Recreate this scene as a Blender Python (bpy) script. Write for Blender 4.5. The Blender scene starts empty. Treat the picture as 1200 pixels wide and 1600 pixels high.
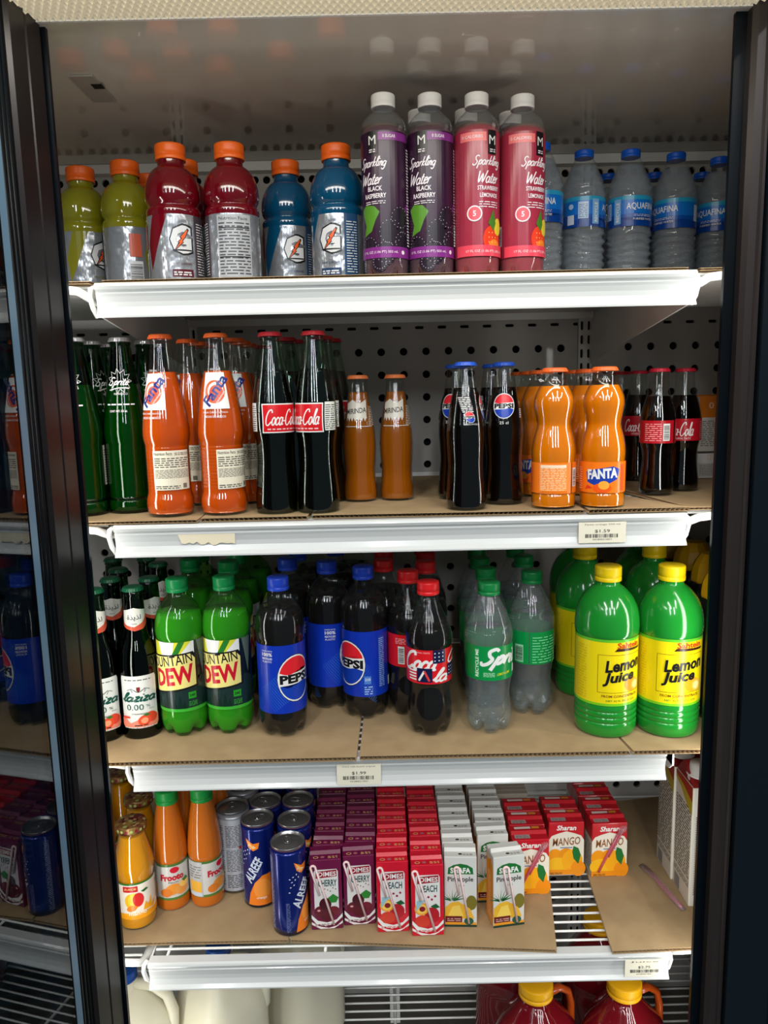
import bpy, bmesh, math, random
from math import sin, cos, pi, radians, atan2
from mathutils import Vector, Matrix
random.seed(7)
SC = bpy.context.scene
COL = SC.collection

# ---------------------------------------------------------------- camera
EYE = 1.45
cam_d = bpy.data.cameras.new('camera'); cam = bpy.data.objects.new('camera', cam_d); COL.objects.link(cam)
cam.matrix_world = Matrix(((0.99975239, 0.02225204, 0.0, 0.0), (-0.00349864, 0.15718895, -0.98756235, 0.0),
                           (-0.02197528, 0.98731782, 0.15722788, EYE), (0, 0, 0, 1)))
cam_d.sensor_fit = 'VERTICAL'; cam_d.sensor_height = 36.0; cam_d.lens = 1202.0 / 1600 * 36
cam_d.clip_start = 0.02
SC.camera = cam
SC.cycles.transparent_max_bounces = 32

# ---------------------------------------------------------------- world, lights, exposure
def lin(c):
    return tuple(((v / 255) / 12.92 if v / 255 <= .04045 else ((v / 255 + .055) / 1.055) ** 2.4) for v in c)
W = bpy.data.worlds.new('world'); SC.world = W; W.use_nodes = True
W.node_tree.nodes['Background'].inputs[0].default_value = (*lin((112, 132, 142)), 1)
W.node_tree.nodes['Background'].inputs[1].default_value = 0.42
SC.view_settings.view_transform = 'Standard'; SC.view_settings.look = 'None'
SC.view_settings.gamma = 1.0; SC.view_settings.use_curve_mapping = False
SC.view_settings.exposure = 0.0
def area(name, loc, size, power, color, rot=(0, 0, 0)):
    d = bpy.data.lights.new(name, 'AREA'); d.shape = 'RECTANGLE'; d.size, d.size_y = size
    d.energy = power; d.color = color
    o = bpy.data.objects.new(name, d); COL.objects.link(o); o.location = loc; o.rotation_euler = rot; return o
# ceiling tube fixtures of the shop, in front of the cooler
for i, x in enumerate((-1.6, -0.55, 0.5, 1.55)):
    area('shop_tube_light', (x, -1.1, 2.95), (.12, 1.6), 25, (1, .985, .95))
for i, x in enumerate((-1.1, 0.0, 1.1)):  # added fill lights, tilted at the cooler to brighten its interior; not shop fixtures
    area('front_fill_light', (x, -2.7, 2.9), (.16, 1.4), 26, (.93, .97, 1), (radians(55), 0, 0))

# tube of the cooler's own top lamp, forward part of the fixture
area('cooler_lamp_tube', (.01, .79, 1.845), (.84, .05), 1.5, (1, .95, .85), (radians(32), 0, 0))

# vertical light strips mounted on the inner side of both mullions
for x, dx in ((-.397, .75), (.428, -.75)):
    o = area('mullion_light_strip', (x, .956, .95), (.018, 1.45), 1.25, (1, .985, .93))
    o.rotation_euler = Vector((dx, .66, 0)).to_track_quat('-Z', 'Y').to_euler()

# ---------------------------------------------------------------- materials
MATS = {}
def pbr(name, c=(200, 200, 200), rough=.5, metal=0., spec=.5, coat=0., trans=0., ior=1.45, sss=0., bump=None, noise=None, emit=None, wave=None):
    if name in MATS: return MATS[name]
    m = bpy.data.materials.new(name); m.use_nodes = True; nt = m.node_tree; b = nt.nodes['Principled BSDF']
    b.inputs['Base Color'].default_value = (*lin(c), 1); b.inputs['Roughness'].default_value = rough
    b.inputs['Metallic'].default_value = metal; b.inputs['Specular IOR Level'].default_value = spec
    b.inputs['Coat Weight'].default_value = coat; b.inputs['Coat Roughness'].default_value = .05
    b.inputs['Transmission Weight'].default_value = trans; b.inputs['IOR'].default_value = ior
    if sss:
        b.inputs['Subsurface Weight'].default_value = sss; b.inputs['Subsurface Radius'].default_value = (.02, .02, .02)
        b.inputs['Subsurface Scale'].default_value = .5
    tc = None
    if bump or noise or wave:
        tc = nt.nodes.new('ShaderNodeTexCoord')
    if noise:   # (scale, other colour)
        n = nt.nodes.new('ShaderNodeTexNoise'); n.inputs['Scale'].default_value = noise[0]; n.inputs['Detail'].default_value = 5
        mx = nt.nodes.new('ShaderNodeMix'); mx.data_type = 'RGBA'
        nt.links.new(tc.outputs['Object'], n.inputs['Vector'])
        r = nt.nodes.new('ShaderNodeMapRange'); r.inputs[1].default_value = .35; r.inputs[2].default_value = .65
        nt.links.new(n.outputs['Fac'], r.inputs[0]); nt.links.new(r.outputs[0], mx.inputs[0])
        mx.inputs[6].default_value = (*lin(c), 1); mx.inputs[7].default_value = (*lin(noise[1]), 1)
        nt.links.new(mx.outputs[2], b.inputs['Base Color'])
    if bump:    # (scale, strength, distance)
        n = nt.nodes.new('ShaderNodeTexNoise'); n.inputs['Scale'].default_value = bump[0]; n.inputs['Detail'].default_value = 2
        bp = nt.nodes.new('ShaderNodeBump'); bp.inputs['Strength'].default_value = bump[1]; bp.inputs['Distance'].default_value = bump[2]
        nt.links.new(tc.outputs['Object'], n.inputs['Vector']); nt.links.new(n.outputs['Fac'], bp.inputs['Height'])
        nt.links.new(bp.outputs[0], b.inputs['Normal']); 
        if coat: nt.links.new(bp.outputs[0], b.inputs['Coat Normal'])
    if wave:    # (scale, strength, distance) bands across z
        n = nt.nodes.new('ShaderNodeTexWave'); n.bands_direction = 'Z'; n.inputs['Scale'].default_value = wave[0]
        n.inputs['Distortion'].default_value = wave[3] if len(wave) > 3 else 0; n.inputs['Detail Scale'].default_value = 2
        bp = nt.nodes.new('ShaderNodeBump'); bp.inputs['Strength'].default_value = wave[1]; bp.inputs['Distance'].default_value = wave[2]
        nt.links.new(tc.outputs['Object'], n.inputs['Vector']); nt.links.new(n.outputs['Fac'], bp.inputs['Height'])
        nt.links.new(bp.outputs[0], b.inputs['Normal'])
    if emit:
        b.inputs['Emission Color'].default_value = (*lin(emit[0]), 1); b.inputs['Emission Strength'].default_value = emit[1]
    MATS[name] = m; return m
def shell(name, tint=(235, 240, 240), ior=1.5, rough=.03, haze=0., wave=None):
    """thin clear wall of a bottle or pane: tinted see-through with the mirror share its angle gives it"""
    if name in MATS: return MATS[name]
    m = bpy.data.materials.new(name); m.use_nodes = True; nt = m.node_tree; nt.nodes.clear()
    o = nt.nodes.new('ShaderNodeOutputMaterial'); mx = nt.nodes.new('ShaderNodeMixShader')
    t = nt.nodes.new('ShaderNodeBsdfTransparent'); g = nt.nodes.new('ShaderNodeBsdfGlossy'); f = nt.nodes.new('ShaderNodeFresnel')
    t.inputs[0].default_value = (*lin(tint), 1); g.inputs['Roughness'].default_value = rough
    ge = nt.nodes.new('ShaderNodeNewGeometry'); mr = nt.nodes.new('ShaderNodeMapRange')   # both faces of a thin wall mirror alike
    mr.inputs[3].default_value = ior; mr.inputs[4].default_value = 1 / ior
    nt.links.new(ge.outputs['Backfacing'], mr.inputs[0]); nt.links.new(mr.outputs[0], f.inputs[0])
    src = t.outputs[0]
    if wave:
        tc = nt.nodes.new('ShaderNodeTexCoord'); n = nt.nodes.new('ShaderNodeTexWave'); n.bands_direction = 'Z'; n.inputs['Scale'].default_value = wave[0]
        n.inputs['Distortion'].default_value = wave[3]; n.inputs['Detail Scale'].default_value = 30; bp = nt.nodes.new('ShaderNodeBump')
        bp.inputs['Strength'].default_value = wave[1]; bp.inputs['Distance'].default_value = wave[2]
        nt.links.new(tc.outputs['Object'], n.inputs['Vector']); nt.links.new(n.outputs['Fac'], bp.inputs['Height'])
        nt.links.new(bp.outputs[0], g.inputs['Normal']); nt.links.new(bp.outputs[0], f.inputs['Normal'])
    if haze:
        d = nt.nodes.new('ShaderNodeBsdfDiffuse'); d.inputs[0].default_value = (*lin(tint), 1)
        m2 = nt.nodes.new('ShaderNodeMixShader'); m2.inputs[0].default_value = haze
        nt.links.new(t.outputs[0], m2.inputs[1]); nt.links.new(d.outputs[0], m2.inputs[2]); src = m2.outputs[0]
    nt.links.new(f.outputs[0], mx.inputs[0]); nt.links.new(src, mx.inputs[1]); nt.links.new(g.outputs[0], mx.inputs[2])
    nt.links.new(mx.outputs[0], o.inputs[0]); MATS[name] = m; return m
INK = {}
def ink(r, g, b):
    k = (r, g, b)
    if k not in INK: INK[k] = pbr('print_%d_%d_%d' % k, k, rough=.28, spec=.5)
    return INK[k]
WH, BK = ink(232, 232, 228), ink(22, 22, 24)

# ---------------------------------------------------------------- mesh helpers
def catmull(pts, k=4, closed=False):
    out = []; n = len(pts)
    for i in range(n if closed else n - 1):
        g = (lambda j: pts[j % n]) if closed else (lambda j: pts[max(0, min(n - 1, j))])
        p0, p1, p2, p3 = g(i - 1), g(i), g(i + 1), g(i + 2)
        for j in range(k):
            t = j / k
            out.append(tuple(.5 * (2 * b + (c - a) * t + (2 * a - 5 * b + 4 * c - d) * t * t + (3 * b - a - 3 * c + d) * t ** 3)
                             for a, b, c, d in zip(p0, p1, p2, p3)))
    if not closed: out.append(tuple(pts[-1]))
    return out
def profile(pts, k=3):
    """lathe profile in mm; a doubled point is a hard corner"""
    runs, cur = [], [pts[0]]
    for p in pts[1:]:
        if p == cur[-1]: runs.append(cur); cur = [p]
        else: cur.append(p)
    runs.append(cur); out = []
    for r in runs:
        q = catmull(r, k) if len(r) > 2 else list(r)
        out += q if not out else q[1:]
    return [(max(0., a), b) for a, b in out]
def rfun(prof):
    def f(z):
        for (r0, z0), (r1, z1) in zip(prof, prof[1:]):
            if min(z0, z1) <= z <= max(z0, z1) and z1 != z0:
                return r0 + (r1 - r0) * (z - z0) / (z1 - z0)
        return prof[0][0] if z < prof[0][1] else prof[-1][0]
    return f
TEXT = {}
class MB:
    """collects shapes (in mm when s=.001) and links them as one mesh"""
    def __init__(s, scale=.001):
        s.v, s.f, s.m, s.sm, s.mats, s.k = [], [], [], [], [], scale
    def mi(s, mat):
        if mat not in s.mats: s.mats.append(mat)
        return s.mats.index(mat)
    def add(s, vs, fs, mat, smooth=False):
        o = len(s.v); k = s.k; s.v += [(a * k, b * k, c * k) for a, b, c in vs]
        i = s.mi(mat)
        for f in fs: s.f.append([o + q for q in f]); s.m.append(i); s.sm.append(smooth)
        return s
    def lathe(s, prof, mat, seg=32, mod=None, smooth=True, cx=0, cy=0):
        vs, fs = [], []; rings = []
        for r, z in prof:
            if r < 1e-6: rings.append([len(vs)]); vs.append((cx, cy, z)); continue
            ring = []
            for i in range(seg):
                t = 2 * pi * i / seg; rr, zz = (mod(r, z, t) if mod else (r, z))
                ring.append(len(vs)); vs.append((cx + rr * sin(t), cy - rr * cos(t), zz))
            rings.append(ring)
        for a, b in zip(rings, rings[1:]):
            for i in range(seg):
                j = (i + 1) % seg
                if len(a) == 1 and len(b) == 1: break
                if len(a) == 1: fs.append([a[0], b[j], b[i]][::-1])
                elif len(b) == 1: fs.append([a[i], a[j], b[0]])
                else: fs.append([a[i], a[j], b[j], b[i]])
        return s.add(vs, fs, mat, smooth)
    def box(s, x0, y0, z0, x1, y1, z1, mat):
        vs = [(x, y, z) for x in (x0, x1) for y in (y0, y1) for z in (z0, z1)]
        return s.add(vs, [[0, 1, 3, 2], [4, 6, 7, 5], [0, 4, 5, 1], [2, 3, 7, 6], [0, 2, 6, 4], [1, 5, 7, 3]], mat)
    def bevbox(s, x0, y0, z0, x1, y1, z1, mat, b=1.):
        bm = bmesh.new(); bmesh.ops.create_cube(bm, size=1)
        for v in bm.verts: v.co = Vector(((x0 + x1) / 2 + v.co.x * (x1 - x0), (y0 + y1) / 2 + v.co.y * (y1 - y0), (z0 + z1) / 2 + v.co.z * (z1 - z0)))
        bmesh.ops.bevel(bm, geom=bm.edges[:], offset=b, segments=2, affect='EDGES', profile=.5)
        bm.verts.index_update()
        s.add([v.co[:] for v in bm.verts], [[v.index for v in f.verts] for f in bm.faces], mat, False); bm.free(); return s
    def prism(s, poly, a0, a1, mat, axis='x', smooth=False):
        """polygon in the two other axes, swept along axis"""
        def P(a, p, q): return {'x': (a, p, q), 'y': (p, a, q), 'z': (p, q, a)}[axis]
        n = len(poly); vs = [P(a0, *p) for p in poly] + [P(a1, *p) for p in poly]
        fs = [[i, (i + 1) % n, n + (i + 1) % n, n + i] for i in range(n)]
        s.add(vs, fs, mat, smooth)
        o = len(s.v) - 2 * n
        for base, rev in ((o, 1), (o + n, 0)):
            f = [base + i for i in range(n)]; s.f.append(f[::-1] if rev else f); s.m.append(s.mi(mat)); s.sm.append(False)
        return s
    def tube(s, pts, r, mat, seg=8, smooth=True, cap=True, flat=1.):
        vs, fs = [], []; n = len(pts); P = [Vector(p) for p in pts]; up = None
        for i in range(n):
            d = (P[min(n - 1, i + 1)] - P[max(0, i - 1)]).normalized()
            if up is None: up = Vector((0, 0, 1)) if abs(d.z) < .9 else Vector((0, 1, 0))
            a = d.cross(up).normalized(); up = a.cross(d).normalized()
            rr = r[i] if isinstance(r, (list, tuple)) else r
            for j in range(seg):
                t = 2 * pi * j / seg; vs.append(tuple(P[i] + a * cos(t) * rr + up * sin(t) * rr * flat))
        for i in range(n - 1):
            for j in range(seg):
                k = (j + 1) % seg; fs.append([i * seg + j, i * seg + k, (i + 1) * seg + k, (i + 1) * seg + j])
        if cap: fs += [list(range(seg))[::-1], [(n - 1) * seg + j for j in range(seg)]]
        return s.add(vs, fs, mat, smooth)
    def art(s, items, mapf, step=3.5, vstep=None, l0=0):
        for lay, (polys, mat) in enumerate(items):
            bm = bmesh.new()
            for vs, fs in polys:
                bv = [bm.verts.new((a, b, 0)) for a, b in vs]
                for f in fs:
                    try: bm.faces.new([bv[i] for i in f])
                    except ValueError: pass
            bmesh.ops.triangulate(bm, faces=[f for f in bm.faces if len(f.verts) > 4])
            if not bm.verts: bm.free(); continue
            for ax, st in ((0, step), (1, vstep)):
                if not st: continue
                lo = min(v.co[ax] for v in bm.verts); hi = max(v.co[ax] for v in bm.verts)
                k = math.ceil(lo / st + 1e-4)
                while k * st < hi - 1e-4:
                    co = [0, 0, 0]; no = [0, 0, 0]; co[ax] = k * st; no[ax] = 1
                    bmesh.ops.bisect_plane(bm, geom=bm.verts[:] + bm.edges[:] + bm.faces[:], plane_co=co, plane_no=no, dist=1e-5); k += 1
            bm.normal_update()
            for f in bm.faces:
                if f.normal.z < 0: f.normal_flip()
            bm.verts.index_update()
            s.add([mapf(v.co.x, v.co.y, .12 + .07 * (lay + l0)) for v in bm.verts], [[v.index for v in f.verts] for f in bm.faces], mat)
            bm.free()
        return s
    def mesh(s, name):
        me = bpy.data.meshes.new(name); me.from_pydata(s.v, [], s.f)
        for m in s.mats: me.materials.append(m)
        me.polygons.foreach_set('material_index', s.m); me.polygons.foreach_set('use_smooth', s.sm); me.update(); return me
def around(R):
    f = R if callable(R) else (lambda z: R)
    return lambda a, v, e: ((f(v) + e) * sin(a / f0(f, v)), -(f(v) + e) * cos(a / f0(f, v)), v)
def f0(f, v): return f(v)
def around_cone(f, Rref):   # angle fixed by one radius, for prints that run up a neck
    return lambda a, v, e: ((f(v) + e) * sin(a / Rref), -(f(v) + e) * cos(a / Rref), v)
def front(y): return lambda a, v, e: (a, y - e, v)
def right(x): return lambda a, v, e: (x + e, a, v)
def left(x): return lambda a, v, e: (x - e, -a, v)
def top(z): return lambda a, v, e: (a, v, z + e)
# flat artwork: every call gives (polygons, ink)
def Rr(x0, y0, x1, y1, m): return ([([(x0, y0), (x1, y0), (x1, y1), (x0, y1)], [[0, 1, 2, 3]])], m)
def Pg(pts, m): return ([(list(pts), [list(range(len(pts)))])], m)
def El(cx, cy, rx, ry, m, rot=0, n=24, a0=0, a1=360):
    c, q = cos(radians(rot)), sin(radians(rot)); pts = []
    for i in range(n + (a1 - a0 < 360)):
        t = radians(a0 + (a1 - a0) * i / n); x, y = rx * cos(t), ry * sin(t); pts.append((cx + x * c - y * q, cy + x * q + y * c))
    return Pg(pts, m)
def many(shapes, m): return ([p for sh in shapes for p in sh[0]], m)
def Tx(body, cx, cy, w, h, m, bold=0., shear=0., rot=0.):
    key = (body, bold, shear)
    if key not in TEXT:
        c = bpy.data.curves.new('lettering', 'FONT'); c.body = body; c.offset = bold; c.shear = shear; c.resolution_u = 2
        c.align_x = 'CENTER'; o = bpy.data.objects.new('lettering', c); me = bpy.data.meshes.new_from_object(o)
        vs = [(v.co.x, v.co.y) for v in me.vertices]; fs = [list(p.vertices) for p in me.polygons]
        bpy.data.objects.remove(o); bpy.data.curves.remove(c); bpy.data.meshes.remove(me)
        TEXT[key] = (vs, fs)
    vs, fs = TEXT[key]
    if not vs: return ([], m)
    x0, x1 = min(v[0] for v in vs), max(v[0] for v in vs); y0, y1 = min(v[1] for v in vs), max(v[1] for v in vs)
    kx, ky = w / max(1e-6, x1 - x0), h / max(1e-6, y1 - y0); c, q = cos(radians(rot)), sin(radians(rot)); out = []
    for x, y in vs:
        a, b = (x - (x0 + x1) / 2) * kx, (y - (y0 + y1) / 2) * ky; out.append((cx + a * c - b * q, cy + a * q + b * c))
    return ([(out, fs)], m)
def St(pts, w, m, k=5, closed=False, taper=0.):
    p = catmull(pts, k, closed) if len(pts) > 2 else list(pts); n = len(p); L = []; q = []
    for i in range(n):
        a, b = (p[i - 1], p[(i + 1) % n]) if closed else (p[max(0, i - 1)], p[min(n - 1, i + 1)])
        dx, dy = b[0] - a[0], b[1] - a[1]; d = math.hypot(dx, dy) or 1; t = i / max(1, n - 1)
        ww = (w(t) if callable(w) else w * (1 - taper * abs(2 * t - 1) ** 2)) / 2
        L.append((p[i][0] - dy / d * ww, p[i][1] + dx / d * ww)); q.append((p[i][0] + dy / d * ww, p[i][1] - dx / d * ww))
    fs = [[n + i, n + (i + 1) % n, (i + 1) % n, i] for i in range(n if closed else n - 1)]
    return ([(L + q, fs)], m)
def Bars(x0, y0, x1, y1, m, n=14, vert=True):
    """a barcode"""
    rnd = random.Random(n); sh = []; t = 0; L = (x1 - x0) if vert else (y1 - y0); u = L / (n * 2)
    while t < L - u:
        w = u * rnd.choice((.6, 1, 1.5)); sh.append(Rr(x0 + t, y0, x0 + t + w, y1, m) if vert else Rr(x0, y0 + t, x1, y0 + t + w, m)); t += w + u * rnd.choice((.6, 1, 1.3))
    return many(sh, m)
def Fine(x0, y0, x1, y1, m, rows=6, gap=.5, seed=1):
    """print too small to read in the photograph: rows of word-sized dashes"""
    rnd = random.Random(seed); sh = []; h = (y1 - y0) / rows
    for i in range(rows):
        x = x0
        while x < x1:
            w = rnd.uniform(1.2, 4.5) * h * .8; e = min(x1, x + w); sh.append(Rr(x, y0 + i * h, e, y0 + i * h + h * gap, m)); x = e + h * .6
    return many(sh, m)
SCRIPT = {'C': (1.6, [[(1.5, 1.6), (1.25, 2.0), (.6, 1.8), (.15, 1.0), (.25, .2), (.8, -.05), (1.5, .45)]]),
 'o': (.98, [[(.5, 1.0), (.12, .65), (.2, .08), (.55, 0), (.85, .45), (.75, .9), (.45, 1.0)]]),
 'c': (.85, [[(.8, .8), (.5, 1.0), (.1, .6), (.15, .1), (.5, 0), (.9, .3)]]),
 'a': (1.1, [[(.75, .9), (.45, 1.0), (.12, .65), (.2, .08), (.5, 0), (.85, .5), (.9, 1.0)], [(.9, 1.0), (.8, .4), (.85, .05), (1.1, .15)]]),
 'l': (.62, [[(.05, .2), (.5, 1.2), (.7, 1.9), (.5, 2.0), (.32, 1.3), (.3, .3), (.45, 0), (.7, .2)]]),
 '-': (.5, [[(.0, .5), (.4, .55)]]),
 'S': (1.35, [[(1.3, 1.7), (.9, 2.0), (.4, 1.7), (.6, 1.1), (1.0, .7), (.8, .1), (.3, -.1), (0, .3)]]),
 'p': (.95, [[(.25, 1.0), (.0, -.8)], [(.15, .4), (.5, 1.0), (.85, .8), (.7, .2), (.3, .05)]]),
 'r': (.72, [[(.25, 1.0), (.1, 0)], [(.15, .5), (.45, .95), (.7, .9)]]),
 'i': (.45, [[(.25, 1.0), (.15, .1), (.4, .1)], [(.32, 1.4), (.36, 1.6)]]),
 't': (.65, [[(.4, 1.6), (.2, .3), (.35, 0), (.6, .15)], [(.05, 1.05), (.62, 1.12)]]),
 'e': (.8, [[(.15, .45), (.65, .65), (.6, 1.0), (.3, .95), (.1, .5), (.25, .0), (.75, .2)]]),
 'k': (.8, [[(.4, 2.0), (.1, 0)], [(.75, 1.0), (.25, .5), (.75, 0)]]),
 'n': (.85, [[(.2, 1.0), (.1, 0)], [(.15, .5), (.5, 1.0), (.65, .8), (.6, .1), (.85, .15)]]),
 'g': (.95, [[(.75, .9), (.45, 1.0), (.12, .65), (.2, .1), (.5, 0), (.8, .5)], [(.85, 1.0), (.75, -.3), (.4, -.8), (.0, -.5)]]),
 'W': (1.85, [[(.1, 1.9), (.35, .0), (.95, 1.5), (1.15, .0), (1.85, 2.0)]]),
 'M': (1.7, [[(.0, .0), (.4, 1.9), (.8, .3), (1.35, 1.9), (1.5, 0)]]),
 'F': (1.2, [[(.5, 1.9), (.2, 0)], [(.0, 1.7), (.6, 2.0), (1.3, 1.9)], [(.3, 1.0), (1.0, 1.05)]]),
 'h': (.85, [[(.4, 2.0), (.1, 0)], [(.15, .5), (.5, 1.0), (.65, .8), (.6, .1), (.85, .15)]]),
 'z': (.8, [[(.1, 1.0), (.7, 1.0), (.1, .05), (.8, .05)]]), 'L': (1.2, [[(.5, 1.9), (.2, .1), (1.2, .15)]])}
def Sc(word, cx, cy, w, h, m, thick=.28, slant=.35, rot=0.):
    strokes = []; x = 0
    for ch in word:
        adv, ss = SCRIPT[ch]
        for st in ss: strokes.append([(x + a + b * slant, b) for a, b in st])
        x += adv
    P = [p for s_ in strokes for p in s_]; x0, x1 = min(p[0] for p in P), max(p[0] for p in P); y0, y1 = min(p[1] for p in P), max(p[1] for p in P)
    kx, ky = w / (x1 - x0), h / (y1 - y0); c, q = cos(radians(rot)), sin(radians(rot)); out = []
    for s_ in strokes:
        pp = []
        for a, b in s_:
            u, v = (a - (x0 + x1) / 2) * kx, (b - (y0 + y1) / 2) * ky; pp.append((cx + u * c - v * q, cy + u * q + v * c))
        out.append(St(pp, thick * min(kx, ky), m, 4))
    return many(out, m)

# ---------------------------------------------------------------- object helpers
def props(o, label, cat, group=None, kind=None):
    if label: o['label'] = label
    if cat: o['category'] = cat
    if group: o['group'] = group
    if kind: o['kind'] = kind
    return o
def link(name, mesh, parent=None, label=None):
    o = bpy.data.objects.new(name, mesh); COL.objects.link(o)
    if parent: o.parent = parent
    if label: o['label'] = label
    return o
def structure(name, mb): o = link(name, mb.mesh(name)); o['kind'] = 'structure'; return o
def put(spec, name, label, cat, loc, turn=0., group=None, lean=0., face=True, zs=1.):
    """one thing from a part list [(part, mesh, sub-parts)], base centre at loc, turned from facing the aisle"""
    r = bpy.data.objects.new(name, None); COL.objects.link(r); r.empty_display_size = .02
    r.location = loc; r.rotation_euler = (0, radians(lean), radians(turn) + (atan2(-loc[0], loc[1]) if face else 0))
    r.scale = (1, 1, zs); props(r, label, cat, group)
    def rec(parts, par):
        for p in parts: rec(p[2], link(p[0], p[1], par)) if len(p) > 2 else link(p[0], p[1], par)
    rec(spec, r); return r

# ================================================================ the cooler itself
ZC, YW, YF = 1.856, 1.47, .93            # ceiling, back wall, front opening
Z1, Z2, Z3, Z4 = 1.588, 1.283, .955, .648   # tops of the four shelves
T1, T2, T3, T4 = Z1 + .004, Z2 + .006, Z3 + .007, Z4 + .006   # tops of their cardboard liners
enamel = pbr('white_enamel', (236, 236, 232), .32, coat=.3)
liner = pbr('cooler_liner', (196, 192, 186), .42, coat=.2, noise=(3, (180, 176, 171)))
liner_gloss = pbr('cooler_ceiling_liner', (214, 206, 193), .05, spec=.8, noise=(2.5, (212, 205, 193)), bump=(5, .02, .01))
hollow = pbr('hollow_black', (14, 15, 16), .9)
plastic_rail = pbr('price_rail_plastic', (202, 204, 202), .22, coat=.25)
kraft = pbr('kraft_board', (166, 141, 104), .8, noise=(30, (155, 130, 95)), wave=(25, .08, .001))
kraft_edge = pbr('kraft_board_edge', (178, 150, 114), .9)
blackpl = pbr('black_gasket', (5, 10, 15), .3, spec=.15)
stile_m = pbr('dark_bronze_frame', (26, 22, 22), .32, metal=.2)
stile_b = pbr('black_frame', (10, 18, 24), .25)

def cell_sheet(mb, cells, y, depth, mat):
    """sheet facing -y made of rectangular cells (x0,z0,x1,z1,hole); hole None, ('c',r) or ('r',w,h)"""
    for x0, z0, x1, z1, hole in cells:
        if not hole: mb.add([(x0, y, z0), (x1, y, z0), (x1, y, z1), (x0, y, z1)], [[0, 1, 2, 3]], mat); continue
        cx, cz = (x0 + x1) / 2, (z0 + z1) / 2; n = 16
        out, inn = [], []
        for i in range(n):
            t = 2 * pi * (i + .5) / n; c, q = cos(t), sin(t); k = 1 / max(abs(c), abs(q))
            out.append((cx + c * k * (x1 - x0) / 2, cz + q * k * (z1 - z0) / 2))
            if hole[0] == 'c': inn.append((cx + c * hole[1], cz + q * hole[1]))
            else: inn.append((cx + c * k * hole[1] / 2, cz + q * k * hole[2] / 2))
        # corners of the cell
        vs = [(a, y, b) for a, b in out] + [(a, y, b) for a, b in inn] + [(a, y + depth, b) for a, b in inn]
        cs = [(x1, z1), (x0, z1), (x0, z0), (x1, z0)]; o = len(vs); vs += [(a, y, b) for a, b in cs]
        fs = []
        for i in range(n):
            j = (i + 1) % n; fs.append([i, j, n + j, n + i][::-1]); fs.append([n + i, n + j, 2 * n + j, 2 * n + i][::-1])
        for q_, i in enumerate((1, 5, 9, 13)): fs.append([o + q_, (i + 1) % n, i])
        mb.add(vs, fs, mat)

# back wall, perforated, in three bands with plain strips between
XL, XR = -1.0, 1.02
wall = MB(1); cells = []
def band(z_rows, px, pz, hole, x_off=0.):
    n = int((XR - XL) / px)
    for z in z_rows:
        for i in range(n):
            cells.append((XL + i * px + x_off, z - pz / 2, XL + (i + 1) * px + x_off, z + pz / 2, hole))
    return z_rows[-1] - pz / 2
def plain(z0, z1): cells.append((XL, z0, XR, z1, None))
plain(1.8395, ZC + .02); zb = band([1.829], .0208, .021, ('c', .0068))
zz = [1.797 - .0406 * i for i in range(5)]; plain(1.797 + .0203, 1.8185); band(zz, .0735, .0406, ('c', .0072))
plain(1.5702, zz[-1] - .0203); band([1.5626], .0421, .0152, ('r', .016, .0055)); z_ = 1.519
zz = [1.519 - .0424 * i for i in range(6)]; plain(1.519 + .0212, 1.555); band(zz, .0421, .0424, ('c', .0072), .012)
plain(1.240, zz[-1] - .0212); band([1.232], .0421, .016, ('r', .016, .0055))
zz = [1.19 - .0424 * i for i in range(22)]; plain(1.19 + .0212, 1.224); band(zz, .0421, .0424, ('c', .0072), .012)
plain(.1, zz[-1] - .0212)
cell_sheet(wall, cells, YW, .006, liner)
wall.box(XL, YW + .02, .1, XR, YW + .03, ZC + .02, hollow)
structure('wall_back', wall)
w = MB(1); w.box(XL, YF - .008, ZC, XR, YW + .03, ZC + .03, liner_gloss); structure('ceiling', w)
w = MB(1); w.box(XL, YW - .022, ZC - .016, XR, YW - .001, ZC - .0005, enamel); structure('trim_1', w)
w = MB(1); w.box(XL, YF + .02, .13, XR, YW + .03, .17, pbr('cooler_floor', (96, 92, 84), .6)); structure('floor', w)
w = MB(1); w.box(XL - .03, YF + .03, .13, XL, YW + .03, ZC + .03, liner); structure('wall_left', w)
w = MB(1); w.box(XR, YF + .03, .13, XR + .03, YW + .03, ZC + .03, liner); structure('wall_right', w)
# small notched plate on the ceiling liner
w = MB(1); w.box(-.392, 1.06, ZC - .0025, -.36, 1.15, ZC - .0003, pbr('bracket_plate', (165, 160, 150), .3))
w.box(-.372, 1.085, ZC - .0032, -.358, 1.10, ZC - .0024, hollow)
props(link('ceiling_bracket', w.mesh('ceiling_bracket')), 'small grey notched plate fixed at the left of the cooler ceiling', 'bracket')

# slotted uprights
def upright(x, label):
    o = MB(1); cells = []; z = .2; k = 0
    while z < ZC - .03:
        cells.append((x - .013, z, x, z + .0254, ('r', .005, .016))); cells.append((x, z, x + .013, z + .0254, ('r', .005, .016))); z += .0254
    cell_sheet(o, cells, YW - .006, .005, enamel)
    o.box(x - .013, YW - .006, .2, x - .0128, YW, z, enamel); o.box(x + .0128, YW - .006, .2, x + .013, YW, z, enamel)
    o.box(x - .0128, YW - .0009, .2, x + .0128, YW - .0002, z, hollow)
    props(link('slotted_upright', o.mesh('slotted_upright')), label, 'upright', 'slotted uprights on the back wall')
upright(-.353, 'white slotted metal upright on the perforated back wall, left one')
upright(.382, 'white slotted metal upright on the perforated back wall, right one')

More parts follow.
